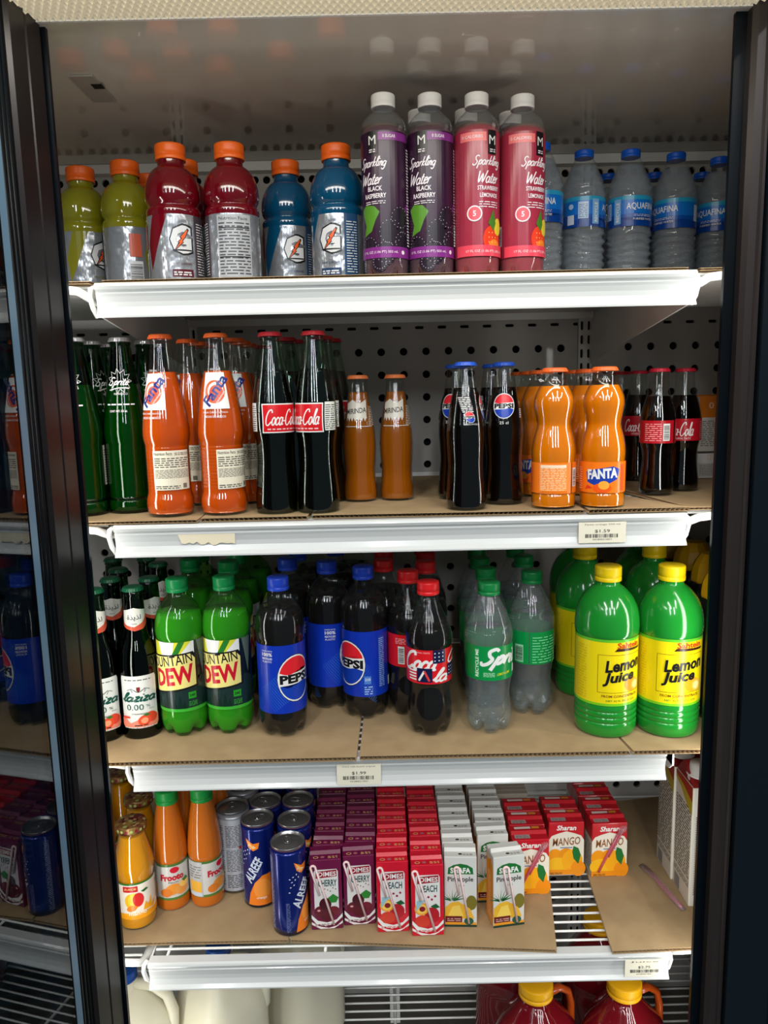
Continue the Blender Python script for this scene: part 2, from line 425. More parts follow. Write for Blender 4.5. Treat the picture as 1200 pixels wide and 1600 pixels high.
# lamp behind a prismatic diffuser at the top front
lm = MATS.get('x') or bpy.data.materials.new('prismatic_diffuser'); lm.use_nodes = True; nt = lm.node_tree; b = nt.nodes['Principled BSDF']
b.inputs['Base Color'].default_value = (*lin((196, 182, 150)), 1); b.inputs['Roughness'].default_value = .25
b.inputs['Emission Color'].default_value = (*lin((255, 243, 214)), 1); b.inputs['Emission Strength'].default_value = .26
root = bpy.data.objects.new('cooler_lamp', None); COL.objects.link(root); root.location = (0, .8, ZC)
props(root, 'long cream prismatic lamp cover along the top front of the cooler', 'lamp')
w = MB(1); nx, ny = 100, 19; dx, dy = .0087, .0087; x0, y0 = -.42, -.045
for i in range(nx):
    for j in range(ny):
        xa, ya = x0 + i * dx + (j % 2) * dx / 2, y0 + j * dy; cx_, cy_ = xa + dx / 2, ya + dy / 2
        w.add([(xa, ya, .004), (xa + dx, ya, .004), (xa + dx, ya + dy, .004), (xa, ya + dy, .004), (cx_, cy_, -.001)], [[0, 4, 1], [1, 4, 2], [2, 4, 3], [3, 4, 0]], lm)
link('diffuser', w.mesh('diffuser'), root)
w = MB(1); w.box(-.43, .118, .0, .46, .122, .02, enamel); w.box(-.43, -.05, .006, .46, .122, .05, enamel)
link('lamp_housing', w.mesh('lamp_housing'), root)

# shelves
RAIL = [(1.0, 0), (.986, .0), (.9835, -.002), (.9825, -.0045), (.984, -.008), (.987, -.0095), (.9875, -.0115), (.986, -.013), (.9875, -.0165), (.989, -.023), (.989, -.029),
        (.9865, -.036), (.983, -.0405), (.983, -.0425), (.9855, -.042), (.990, -.037), (.9925, -.031), (.9925, -.013), (1.0, -.012)]
def wires(w, x0, x1, z, ya, yb, pitch=.0193, r=.0018):
    y = ya
    while y < yb: w.tube([(x0, y, z), (x1, y, z)], r, enamel, 6); y += pitch
def shelf(label, Z, solid=False, xr=.394, depth=1.44, ystart=1.006):
    r = bpy.data.objects.new('cooler_shelf', None); COL.objects.link(r); r.location = (0, 0, Z); props(r, label, 'shelf', None)
    w = MB(1); w.prism(RAIL, -.352, xr, plastic_rail)
    link('price_rail', w.mesh('price_rail'), r)
    w = MB(1)
    if solid: w.box(-.345, 1.0, -.006, .386, depth, -.001, liner)
    else:
        wires(w, -.348, .389, -.002, ystart, depth)
        for x in (-.33, -.1, .14, .37): w.tube([(x, 1.0, -.006), (x, depth, -.006)], .0022, enamel, 6)
    link('deck', w.mesh('deck'), r)
    for x in (-.355, .3925):
        w = MB(1); w.prism([(1.0, -.008), (1.46, -.004), (1.462, -.10), (1.40, -.088), (1.012, -.040), (1.0, -.030)], x, x + .0025, enamel)
        w.box(x - .0, .999, -.010, x + .0025, 1.02, -.030, enamel)
        link('bracket', w.mesh('bracket'), r)
        s = -1 if x < 0 else 1
        if xr < .39 and s > 0: continue
        w = MB(1); w.tube([(x + s * .001, .996, -.004), (x + s * .004, .99, -.007), (x + s * .005, .989, -.016), (x + s * .003, .992, -.03), (x + s * .001, 1.0, -.04)], .0032, enamel, 8)
        link('end_hook', w.mesh('end_hook'), r)
    w = MB(1); w.box(-.35, depth, -.018, .39, depth + .004, .012, enamel); link('back_stop', w.mesh('back_stop'), r)
    return r
shelf('topmost white shelf of the cooler with a blank price rail', Z1, True)
shelf('second white shelf from the top, price rail with a peeled yellowed sticker patch', Z2)
shelf('third white shelf from the top, carrying the plastic soda bottles', Z3, xr=.379)
shelf('lowest white wire shelf with bare wires showing between its cardboard sheets', Z4, ystart=.996)
def side_shelf(Z, x0, x1, label):
    r = bpy.data.objects.new('side_shelf', None); COL.objects.link(r); r.location = ((x0 + x1) / 2, 1.0, Z); props(r, label, 'shelf')
    a, b_ = x0 - (x0 + x1) / 2, x1 - (x0 + x1) / 2
    w = MB(1); wires(w, a, b_, -.003, .006, .43)
    link('deck', w.mesh('deck'), r)
    s = 1 if x0 < 0 else -1; e = b_ if x0 < 0 else a
    w = MB(1); w.tube([(-e, -.004, -.006), (e - s * .03, -.004, -.006), (e - s * .012, -.003, -.008), (e - s * .003, .004, -.014), (e, .02, -.018), (e, .42, -.03)], .0055, enamel, 10)
    link('front_bar', w.mesh('front_bar'), r)
for Z, nm in ((Z1, 'topmost'), (Z2, 'second'), (Z3, 'third'), (Z4, 'lowest')):
    side_shelf(Z, -.92, -.366, 'side bay shelf peeking out at the left of the %s main shelf' % nm)
    side_shelf(Z, .402 if Z != Z3 else .50, .95, 'side bay shelf peeking out at the right of the %s main shelf' % nm)

# cardboard liners: two faces with a fluted core
def board(label, pts, z, th=.004, group='cardboard liners on the shelves', pitch=.0062):
    (ax, ay), (bx, by), (cx, cy), (dx_, dy_) = pts     # front left, front right, back right, back left
    w = MB(1); t = .0006
    def slab(za, zb, q):
        vs = [(p[0], p[1], za) for p in q] + [(p[0], p[1], zb) for p in q]
        w.add(vs, [[3, 2, 1, 0], [4, 5, 6, 7], [0, 1, 5, 4], [1, 2, 6, 5], [2, 3, 7, 6], [3, 0, 4, 7]], kraft)
    slab(z - t, z, pts); slab(z - th, z - th + t, pts)
    n = int(math.hypot(bx - ax, by - ay) / pitch) * 2; vs = []; fs = []
    for i in range(n + 1):
        u = i / n; zz = z - t if i % 2 else z - th + t
        vs += [(ax + (bx - ax) * u, ay + (by - ay) * u + .0003, zz), (dx_ + (cx - dx_) * u, dy_ + (cy - dy_) * u, zz)]
    for i in range(n): fs.append([2 * i, 2 * i + 2, 2 * i + 3, 2 * i + 1])
    w.add(vs, fs, kraft_edge)
    return props(link('cardboard_sheet', w.mesh('cardboard_sheet')), label, 'cardboard', group)
board('brown cardboard sheet lining the topmost main shelf', [(-.345, .992), (.386, .992), (.386, 1.43), (-.345, 1.43)], T1, .0032)
board('brown cardboard strip on the side shelf left of the topmost shelf', [(-.9, 1.0), (-.362, .998), (-.362, 1.43), (-.9, 1.43)], T1, .0032)
board('brown cardboard strip on the side shelf right of the topmost shelf', [(.404, 1.0), (.9, 1.0), (.9, 1.43), (.404, 1.43)], T1, .0032)
board('brown cardboard sheet with a torn step under the left bottles of the second shelf', [(-.60, .99), (-.243, .987), (-.243, 1.43), (-.60, 1.43)], T2 - .0008, .004)
board('brown cardboard sheet under the tall orange and dark glass bottles', [(-.240, .993), (-.1, .994), (-.09, 1.43), (-.24, 1.43)], T2, .005)
board('brown cardboard sheet under the small glass bottles, fluted edge in front', [(-.095, .998), (.262, .993), (.27, 1.43), (-.085, 1.43)], T2 + .0002, .005)
board('brown cardboard piece at the right of the second shelf front', [(.266, .988), (.398, .99), (.345, 1.12), (.275, 1.42)], T2 + .0012, .0055)
board('brown cardboard sheet on the right side shelf under the small cartons', [(.402, 1.0), (.9, 1.0), (.9, 1.43), (.33, 1.43)], T2 - .0008, .004)
board('brown cardboard sheet on the left half of the third shelf', [(-.60, .972), (-.0445, .972), (-.034, 1.43), (-.60, 1.43)], T3, .006)
board('brown cardboard sheet on the middle of the third shelf right of the seam', [(-.0405, .974), (.325, .972), (.272, 1.43), (-.03, 1.43)], T3, .006)
board('brown cardboard sheet at the right end of the third shelf', [(.329, .972), (.80, .972), (.80, 1.43), (.277, 1.43)], T3, .006)
board('brown cardboard sheet at the left of the lowest shelf, under the juice bottles and cans', [(-.62, 1.021), (-.155, 1.019), (-.145, 1.43), (-.62, 1.43)], T4, .005)
board('brown cardboard sheet in the middle of the lowest shelf, under the drink boxes', [(-.152, 1.019), (0.2330, 0.9865), (0.2920, 1.3803), (-.143, 1.43)], T4, .005)
board('brown cardboard sheet at the right of the lowest shelf with a torn left edge', [(0.3111, 0.9816), (.80, .998), (.80, 1.44), (0.3360, 1.3623)], T4, .005)
# price tickets on the rails
def ticket(x0, x1, z0, z1, y, price, line, label):
    w = MB(1); w.box(x0, y - .0008, z0, x1, y, z1, pbr('ticket_paper', (232, 226, 204), .45)); cx, h, wd = (x0 + x1) / 2, z1 - z0, x1 - x0
    mp = lambda a, v, e: (a, y - .0008 - e * .001, v)
    w.art([Tx(price, cx, z0 + h * .56, wd * .32, h * .17, ink(70, 64, 60), .01), Bars(cx - wd * .36, z0 + h * .25, cx + wd * .36, z0 + h * .43, BK, 26),
           Tx(line, cx, z0 + h * .88, wd * .74, h * .09, ink(90, 84, 76)), Tx('041800214501', cx, z0 + h * .17, wd * .4, h * .08, ink(80, 75, 70))], mp, 1)
    props(link('price_ticket', w.mesh('price_ticket')), label, 'price tag')
ticket(.2525, .314, Z2 - .0365, Z2 - .009, .9835, '$1.59', 'Fanta orange 250 ml', 'cream price ticket reading $1.59 on the second rail')
ticket(-.0725, -.012, Z3 - .039, Z3 - .009, .9835, '$1.99', 'Coca cola bottle original', 'cream price ticket reading $1.99 on the third rail')
ticket(.330, .385, Z4 - .037, Z4 - .010, .9835, '$2.75', 'Juice', 'cream price ticket reading $2.75 on the lowest rail')
w = MB(1); rnd = random.Random(3)
pts = [(-.27, -.013)] + [(-.27 + .005 * i, -.013) for i in range(1, 16)] + [(-.195 - .005 * i, -.026 + rnd.uniform(-.003, .002)) for i in range(15)]
w.art([Pg([(x, z + Z2) for x, z in pts], pbr('sticker_residue', (226, 214, 186), .6))], lambda a, v, e: (a, .9865 - .0002, v), .05)
props(link('sticker_residue', w.mesh('sticker_residue')), 'peeled yellowed sticker remains at the left of the second rail', 'sticker')

# mullions at both sides of the opening
def rbox(w, x0, x1, y0, y1, z0, z1, mat, r):   # vertical strip with a rounded top
    pts = [(x0, z0), (x1, z0)] + [((x0 + x1) / 2 + (x1 - x0) / 2 * cos(radians(a)), z1 - r + r * sin(radians(a))) for a in range(0, 181, 15)]
    w.prism(pts, y0, y1, mat, 'y')
w = MB(1); rbox(w, -.3720, -.3645, YF, YF + .006, .1, 1.862, blackpl, .006); w.box(-.47, YF + .001, .1, -.3715, YF + .02, 2.1, stile_b)
structure('trim_2', w)
w = MB(1); rbox(w, .4035, .417, YF, YF + .006, .1, 1.86, blackpl, .006); w.box(.416, YF + .001, .1, .52, YF + .02, 2.1, stile_b)
w.prism([(.4165, YF), (.4165, YF - .012), (.421, YF - .018), (.430, YF - .018), (.432, YF - .022), (.435, YF - .022), (.436, YF - .018), (.436, YF)], .1, 2.1, pbr('bronze_trim', (44, 38, 37), .34, metal=.3), 'z')
structure('trim_3', w)
w = MB(1); w.box(.437, YF - .03, .1, .52, YF, 2.1, stile_b); w.box(.495, YF - .035, .1, .502, YF - .03, 2.1, blackpl); w.box(.52, YF - .03, .1, 1.2, YF - .02, 2.1, blackpl)
structure('door_2', w)
w = MB(1); w.box(-1.0, YF + .001, 1.96, 1.1, YF + .03, 2.1, stile_b); structure('trim_4', w)

# opened glass door on the left
door = bpy.data.objects.new('cooler_door', None); COL.objects.link(door)
door.location = (-.3710, YF - .001, .12); ang = atan2(-.99, -.142); door.rotation_euler = (0, 0, ang)
props(door, 'tall glass cooler door swung open at the left, mirroring the shelves', 'door')
HD = 1.95
# local: +x away from the hinge, +y towards the opening (the inner side)
w = MB(1); w.prism([(0, -.03), (0, .0), (.004, .003), (.030, .003), (.032, .0015), (.034, .003), (.061, .003), (.065, -.001), (.067, -.030)], 0, HD, stile_m, 'z')
w.box(.68, -.03, 0, .74, .003, HD, stile_m); w.box(0, -.03, HD, .74, .003, HD + .06, stile_m); w.box(0, -.03, -.02, .74, .003, 0, stile_m)
link('door_frame', w.mesh('door_frame'), door)
w = MB(1)
for x, r_ in ((.0705, .003), (.078, .003), (.0858, .003)): w.tube([(x, -.0035, 0), (x, -.0035, HD)], r_, blackpl, 10)
w.box(.062, -.03, 0, .0905, -.004, HD, blackpl)
link('gasket', w.mesh('gasket'), door)
gl = shell('door_glass', (150, 166, 174), 1.95, .0)
w = MB(1); w.box(.0905, -.005, 0, .68, -.001, HD, gl); w.box(.0905, -.024, 0, .68, -.020, HD, gl); link('glass_pane', w.mesh('glass_pane'), door)
frit = pbr('frit_paint', (96, 128, 152), .3)
w = MB(1); w.box(.0907, -.0055, 0, .103, -.0004, HD, frit); w.box(.103, -.0055, 0, .1042, -.0004, HD, blackpl); link('glass_border', w.mesh('glass_border'), door)
w = MB(1); w.box(.1044, -.0195, 0, .126, -.0056, HD, frit); link('spacer_strip', w.mesh('spacer_strip'), door)

# ================================================================ the drinks (all sizes in mm)
clear = shell('clear_plastic_wall', (246, 249, 248), 1.42, .04, haze=.006)
cloudy = shell('cloudy_plastic_wall', (244, 247, 248), 1.5, .06, haze=.05)
glass = shell('clear_glass_wall', (244, 250, 247), 1.75, .02)
green_glass_pale = shell('pale_green_glass_wall', (206, 232, 216), 1.75, .02)
def part(name, f, *subs):
    mb = MB(); f(mb); return (name, mb.mesh(name), list(subs))
def screw_cap(z, h, r, mat, ribs=24, ring=True, name='cap'):
    def f(mb):
        def mod(rr, zz, t): return (rr * (1 + (.022 * (1 if int(t * 48 / (2 * pi) + .5) % 2 else 0) if rr > r * .97 and zz > z + h * .28 else 0)), zz)
        mb.lathe(profile([(r * .8, z), (r * .8, z), (r * .98, z), (r * .98, z), (r, z + .6), (r, z + h * .25), (r, z + h * .25), (r * .955, z + h * .27), (r * .98, z + h * .31), (r * .98, z + h * .31),
                          (r * .98, z + h * .85), (r * .96, z + h * .95), (r * .88, z + h), (r * .88, z + h), (0, z + h)], 2), mat, 48, mod)
    return part(name, f)
def crown_cap(z, r, mat, art=None):
    def f(mb):
        def mod(rr, zz, t): return (rr + (.55 * cos(21 * t) if zz < z + 3.4 and rr > r * .9 else 0), zz)
        mb.lathe(profile([(r * .86, z), (r * .86, z), (r * 1.06, z), (r * 1.0, z + 2.2), (r * .96, z + 4.4), (r * .86, z + 5.6), (r * .5, z + 6), (0, z + 6)], 2), mat, 63, mod)
    return part('crown_cap', f)
def petal(h, depth=.16, n=5):
    def mod(r, z, t):
        k = max(0., 1 - z / h); c = max(0., -cos(n * t)) ** 1.5
        return (r * (1 - depth * k * c), z + (h * .32 * k * c if z < h * .6 else 0))
    return mod
def body(prof, mat, mod=None, seg=36, name='bottle_body'): return part(name, lambda mb: mb.lathe(prof, mat, seg, mod))
def wraplabel(items, f, mats=None, step=3.5, vstep=None, name='label'): return part(name, lambda mb: mb.art(items, around(f), step, vstep))
def clip(prof, z0, z1, dr=0.):
    f = rfun(prof); zs = [z for r, z in prof if z0 < z < z1]; return [(max(0, f(z) - dr), z) for z in [z0] + zs + [z1]]

# --- sports drink with the silver sleeve
foil = pbr('silver_foil_sleeve', (158, 162, 168), .24, metal=.55, bump=(38, .9, .004), coat=.3)
ocap = pbr('orange_cap_plastic', (242, 104, 24), .35, sss=.1)
SP = profile([(0, 2), (26, 1), (33, 0), (36, 3), (37, 9), (37, 9), (37.2, 50), (37, 99), (37, 99), (37.4, 104), (36.6, 108), (34.2, 111), (34.4, 113.5), (37.2, 119), (38, 128), (37, 138), (33, 150), (26, 160), (19.5, 165), (18, 168), (18, 178)])
def sport(c, dark, panel):
    liq = pbr('sport_drink_%d_%d_%d' % c, c, .12, coat=.8, sss=.3); f = rfun(SP); g = 37.6
    D = ink(*dark); S = ink(214, 216, 218); P_ = pbr('drink_window_%d_%d_%d' % c, c, .15, coat=.5)
    it = [Rr(-117, 10, 117, 98, foil), Pg([(-40, 98), (-17, 98), (-40, 40), (-47, 26), (-52, 60)], P_), Rr(20, 10, 42, 98, ink(*panel)),
          many([Tx('G', 0, 65, 33, 42, BK, .06, .0)], BK), Tx('G', -.3, 65, 29, 37, S, .045), Rr(-12, 50, 14, 52, BK),
          Rr(-14, 16, 15, 26, D), Tx('THIRST QUENCHER', 0, 33, 26, 3.2, D), Fine(-12, 18, 13, 24, S, 2, .6, 4), 
          Pg([(9, 80), (-2, 68), (-1, 66), (-5, 62), (-4, 61), (-11, 48), (3, 61), (2, 63), (6, 68), (5, 70), (11, 78)], BK), Pg([(8, 78), (-1, 68), (1, 66.5), (-4, 61.5), (-2, 61), (-8, 52), (2, 61.5), (1, 63.5), (5, 68), (3.5, 70), (9, 77)], ink(232, 96, 40)),
          Rr(-75, 14, -56, 50, S), Bars(-74, 16, -57, 46, BK, 18, False), Rr(-74, 56, -57, 88, ink(196, 92, 70)), Fine(23, 20, 39, 90, S, 20, .35, 6),
          Rr(58, 14, 104, 96, ink(168, 172, 176)), Fine(60, 18, 102, 88, ink(60, 62, 68), 17, .4, 8), Rr(60, 78, 102, 79.5, BK), Rr(60, 40, 102, 41.5, BK), Tx('Nutrition Facts', 80, 91, 38, 4, BK)]
    return [body(SP, liq), part('sleeve', lambda mb: mb.art(it, around(lambda z: 37.3), 3.5)), screw_cap(174, 21, 20.6, ocap)]
SPORT_Y = sport((130, 128, 22), (110, 110, 40), (96, 98, 88)); SPORT_R = sport((104, 6, 20), (86, 16, 34), (70, 60, 66)); SPORT_B = sport((4, 74, 110), (18, 52, 92), (38, 74, 112))
g1 = 'sports drink bottles on the topmost shelf'
S1 = 'orange capped sports drink bottle'
put(SPORT_Y, 'sports_drink_bottle', 'yellow %s at the far left by the black frame' % S1, 'bottle', (-0.4444, 1.2207, 1.5920), 34, g1)
put(SPORT_Y, 'sports_drink_bottle', 'yellow %s just left of the red drinks, front row' % S1, 'bottle', (-0.3691, 1.1946, 1.5920), 112, g1)
put(SPORT_R, 'sports_drink_bottle', 'dark red %s showing its big letter G' % S1, 'bottle', (-0.2830, 1.1226, 1.5920), 12, g1)
put(SPORT_R, 'sports_drink_bottle', 'dark red %s showing its nutrition table' % S1, 'bottle', (-0.2024, 1.1254, 1.5920), -122, g1)
put(SPORT_B, 'sports_drink_bottle', 'blue %s set further back, right of the red ones' % S1, 'bottle', (-0.1356, 1.2117, 1.5920), 14, g1)
put(SPORT_B, 'sports_drink_bottle', 'blue %s beside the purple sparkling water' % S1, 'bottle', (-0.0563, 1.1409, 1.5920), -18, g1)
put(SPORT_R, 'sports_drink_bottle', 'half hidden red %s between yellow and red bottles' % S1, 'bottle', (-0.3562, 1.2690, 1.5920), 30, g1)
put(SPORT_R, 'sports_drink_bottle', 'hidden red %s peeping right behind first red one' % S1, 'bottle', (-0.2835, 1.1980, 1.5920), 60, g1)
put(SPORT_R, 'sports_drink_bottle', 'hidden red %s directly behind the second red bottle' % S1, 'bottle', (-0.2341, 1.2550, 1.5920), 90, g1)

# --- sparkling water
SK = profile([(0, 3), (12, 4), (24, 0), (28, 4), (29.5, 14), (30, 30), (30.5, 60), (30.5, 185), (30, 196), (27, 206), (20, 214), (15.5, 218), (14, 222), (14, 226)])
wcap = pbr('white_cap_plastic', (238, 236, 232), .4)
def sparkling(c, kind):
    liq = pbr('sparkling_%s' % kind, c, .08, coat=.7, trans=.55, ior=1.2); L = ink(236, 226, 232)
    if kind == 'berry':
        bar = ink(124, 40, 128); drup = []; hi = []
        for cx, cy, r in ((10, 62, 15), (24, 80, 13), (-22, 44, 12), (2, 36, 13), (28, 50, 12), (-6, 24, 9)):
            for k in range(16):
                a = k * 22.5; drup.append(El(cx + r * cos(radians(a)), cy + r * sin(radians(a)), 3.1, 3.1, BK, n=8)); hi.append(El(cx + r * cos(radians(a)) + .6, cy + r * sin(radians(a)) + 1, .7, .5, BK, n=6))
            drup.append(El(cx, cy, r, r, BK, n=20))
        it = [Rr(-46, 30, 46, 188, ink(48, 18, 46)), Pg([(8, 60), (46, 110), (46, 96), (20, 60)], bar), Pg([(-34, 92), (-26, 98), (-12, 96), (-4, 88), (-10, 78), (-16, 64), (-30, 58), (-26, 72)], ink(84, 140, 40)),
              many(drup, ink(30, 18, 34)), many(hi, ink(190, 170, 190)), Rr(-46, 30, 46, 44, bar), Tx('17 FL OZ (1.06 PT) 503 mL', -6, 37, 52, 4, L), El(28, 37, 2.6, 2.6, L), 
              Rr(-6, 176, 40, 186, bar), Tx('0 SUGAR', 10, 181, 17, 4, L, .01), Rr(-20, 160, -5, 188, BK), Tx('M', -12.5, 177, 10, 11, WH, .0), Fine(-17, 162, -8, 167, L, 2, .5, 3),
              Sc('Sparkling', -13, 148, 38, 16, L), Sc('Water', -15, 130, 30, 15, L), Tx('BLACK', -10, 117, 20, 6, L, .02), Tx('RASPBERRY', -10, 108, 30, 6, L, .02), Fine(-24, 98, 4, 103, L, 2, .35, 2),
              Fine(37, 46, 45, 170, L, 34, .5, 5)]
    else:
        bar = ink(226, 84, 96)
        it = [Rr(-46, 30, 46, 188, pbr('pink_film', (184, 56, 80), .2, trans=.3)), Rr(-24, 174, 12, 185, ink(232, 112, 112)), Tx('0 CALORIES', -7, 179.5, 28, 3.8, L), Rr(14, 158, 28, 188, BK), Tx('M', 21, 176, 10, 11, WH, .0), Fine(17, 161, 26, 166, L, 2, .5, 3),
              Sc('Sparkling', 14, 148, 40, 16, L), Sc('Water', 16, 130, 30, 15, L), Tx('STRAWBERRY', 16, 116, 32, 5.5, L, .02), Tx('LEMONADE', 16, 107, 26, 5.5, L, .02), Fine(2, 92, 30, 101, L, 3, .35, 2),
              El(-4, 84, 10, 10, L), El(-4, 84, 8.4, 8.4, bar), Tx('5', -4, 84, 4, 7, L, .02), El(20, 52, 13, 17, ink(226, 60, 30)), El(24, 44, 9, 8, ink(240, 130, 40)), El(30, 68, 7, 11, ink(222, 200, 50)), Pg([(14, 72), (22, 90), (26, 72), (22, 62)], ink(70, 120, 40)),
              many([El(20 + (k % 3 - 1) * 5, 42 + (k // 3) * 6, .6, .9, WH, n=6) for k in range(12)], ink(244, 210, 120)), Rr(-30, 30, 46, 44, ink(226, 70, 90)), Tx('17 FL OZ (1.06 PT) 503 mL', 12, 36, 54, 4, L),
              Rr(-46, 46, -36, 72, WH), Bars(-45, 48, -37, 70, BK, 14, False), Rr(-44, 92, -38, 104, BK)]
    fill = clip(SK, 4, 196, .5)
    return [part('liquid', lambda mb: mb.lathe([(0, 4.5)] + fill + [(0, 196)], liq, 32, petal(26, .2))), body(SK, cloudy, petal(26, .2)), wraplabel(it, 30.6), screw_cap(223, 17, 15.8, wcap), ]
SPK_B = sparkling((100, 10, 60), 'berry'); SPK_P = sparkling((214, 44, 72), 'strawberry')
g2 = 'sparkling water bottles on the topmost shelf'
for lab, p, spec, tn in (('dark purple berry sparkling water bottle, left one of the white capped row', (0.0106, 1.0858, 1.5920), SPK_B, -6),
                 ('dark purple berry sparkling water bottle touching the pink ones', (0.0723, 1.0893, 1.5920), SPK_B, 2),
                 ('pink strawberry sparkling water bottle touching the purple ones', (0.1345, 1.0907, 1.5920), SPK_P, 2),
                 ('pink strawberry sparkling water bottle beside the still water bottles', (0.1973, 1.1009, 1.5920), SPK_P, 10),
                 ('hidden berry sparkling water bottle behind the second purple one', (0.0616, 1.1490, 1.5920), SPK_B, 30),
                 ('hidden pink sparkling water bottle, white cap peeping left behind the first pink one', (0.1271, 1.1510, 1.5920), SPK_P, 60),
                 ('hidden pink sparkling water bottle, white cap peeping left behind the last pink one', (0.1912, 1.1650, 1.5920), SPK_P, -60)):
    put(spec, 'sparkling_water_bottle', lab, 'bottle', p, tn, g2)

# --- still water
WA = profile([(0, 5), (18, 3), (27, 0), (31, 4), (32.5, 12), (31, 19), (32.5, 27), (31, 35), (32.6, 43), (31, 51), (32.6, 59), (31, 67), (32.6, 75), (31.4, 83), (32.6, 90), (32.8, 138), (32.5, 150), (30, 162), (24, 176), (18, 190), (14.4, 197), (13.6, 200), (13.6, 205)], 3)
water_m = shell('still_water', (226, 235, 244), 1.9, .05, haze=.2, wave=(62, 1., .008, 3.5))
bcap = pbr('blue_cap_plastic', (16, 92, 208), .35)
b1, b2, b3 = ink(10, 78, 168), ink(16, 110, 200), ink(40, 150, 190)
it = [Rr(-103, 94, 103, 138, b1), Rr(-103, 112, 103, 134, b2), Rr(-103, 132, 103, 138, b3), Pg([(-103, 94), (103, 94), (103, 100), (40, 106), (0, 99), (-50, 107), (-103, 99)], ink(8, 60, 140)),
      Tx('AQUAFINA', 0, 122, 50, 11, WH, .01), Fine(-14, 108, 18, 112, WH, 2, .3, 3), Tx('PURIFIED WATER', 2, 104, 34, 3, WH),
      Rr(-44, 98, -33, 134, ink(120, 170, 215)), Tx('RECYCLE', -38, 115, 28, 5, WH, .02, 0, 90), Rr(-65, 106, -50, 130, ink(176, 200, 226)), Fine(-64, 108, -51, 128, ink(70, 110, 170), 8, .4, 2), Rr(-82, 98, -71, 112, ink(200, 210, 226)), El(-76, 124, 4, 4, ink(170, 200, 230)),
      Rr(52, 104, 62, 128, ink(205, 215, 228)), Tx('AQUAFINA', 86, 122, 34, 9, WH, .01)]
wavy = lambda r, z, t: (r + (2.0 * sin(z * .62 + 2.2 * sin(2 * t + z * .05) + 1.3 * sin(3 * t)) if 6 < z < 92 or 140 < z < 160 else 0), z)
WATER = [part('water', lambda mb: mb.lathe([(0, 5.5)] + clip(WA, 6, 186, 1.4) + [(0, 186)], water_m, 60, wavy)), body(WA, cloudy, wavy, 60), wraplabel(it, 33.), screw_cap(199, 11, 14.3, bcap)]
g3 = 'still water bottles on the topmost shelf'
for lab, p, tn in (('clear water bottle half hidden right behind the last pink bottle', (0.2430, 1.2030, 1.5920), -2),
                   ('clear water bottle with its recycling print to the front, leftmost fully seen one', (0.3177, 1.2444, 1.5920), 100),
                   ('clear water bottle with its name starting at the middle, second fully seen one', (0.3896, 1.2463, 1.5920), 36),
                   ('clear water bottle whose name ends at the middle, third fully seen one', (0.4671, 1.2677, 1.5920), -34),
                   ('clear water bottle cut by the right black frame', (0.5473, 1.2965, 1.5920), -22),
                   ('water bottle in the second row, blue cap between first and second clear bottles', (0.3937, 1.3800, 1.5920), 60),
                   ('water bottle in the second row, blue cap between second and third clear bottles', (0.4723, 1.3800, 1.5920), 10),
                   ('water bottle in the second row, blue cap peeping left of the frame', (0.5562, 1.3850, 1.5920), -70)):
    put(WATER, 'water_bottle', lab, 'bottle', p, tn, g3)

# ---------------------------------------------------------------- second shelf: glass bottles
# parts of every glass bottle: drink, glass body, print or label, crown
def glassbottle(P, liq, fill, wallm, labels, cap, mod=None, dr=1.1, z0=4):
    return [part('liquid', lambda mb: mb.lathe([(0, z0)] + clip(P, z0, fill, dr) + [(0, fill)], liq, 36, mod)), part('bottle_body', lambda mb: mb.lathe(P, wallm, 36, mod))] + labels + [cap]
neck = lambda z, r: [(r, z), (r * 1.03, z + 4), (r * 1.12, z + 8), (r * 1.02, z + 11), (r * 1.02, z + 16)]
silver = pbr('silver_crown', (206, 206, 210), .3, metal=.7); ocr = pbr('orange_crown', (240, 104, 40), .35); rcr = pbr('red_crown', (206, 44, 52), .35); blcr = pbr('blue_crown', (36, 84, 190), .35); gcr = pbr('green_crown', (20, 92, 60), .35)
# green glass, tall
GP = profile([(0, 2), (26, 1), (29.5, 3), (30.5, 10), (29.5, 18), (29, 24), (29, 88), (29.6, 96), (30.6, 104), (31, 112), (29, 130), (25, 155), (20, 182), (16.5, 205), (14, 222), (13.2, 228), (14.2, 231), (13, 234), (13, 236)])
fg = rfun(GP)
def star(cx, cy, rx, ry, n=11):
    return [(cx + (rx if i % 2 == 0 else rx * .68) * cos(pi * i / n), cy + (ry if i % 2 == 0 else ry * .62) * sin(pi * i / n)) for i in range(2 * n)]
it = [St(star(0, 180, 17, 17), .9, WH, 1, True), Sc('Sprite', -1, 178, 27, 14, WH, .3), St([(-14, 168), (0, 171), (13, 170)], 1.2, WH), Tx('REFRESCO', 2, 163, 18, 2.6, WH), Fine(-18, 148, 20, 151, WH, 1, .6, 3), Tx('CONT. NET. 355 mL', -2, 140, 24, 2.8, WH, .01)]
side = [Rr(50, 40, 78, 94, ink(222, 222, 206)), Fine(52, 43, 76, 90, ink(70, 70, 66), 14, .4, 2)]
gliq = pbr('green_bottle_drink', (14, 132, 44), .05, coat=.6, trans=.25, ior=1.1); gwall = shell('green_glass_wall', (70, 160, 100), 1.52, .02)
GREEN = glassbottle(GP, gliq, 176, gwall, [part('print', lambda mb: mb.art(it, around(lambda z: fg(z)), 3.5, 3)), part('label', lambda mb: mb.art(side, around(30.1), 3.5))], crown_cap(233, 14.6, silver))
g4 = 'tall green glass soda bottles at the left of the second shelf'
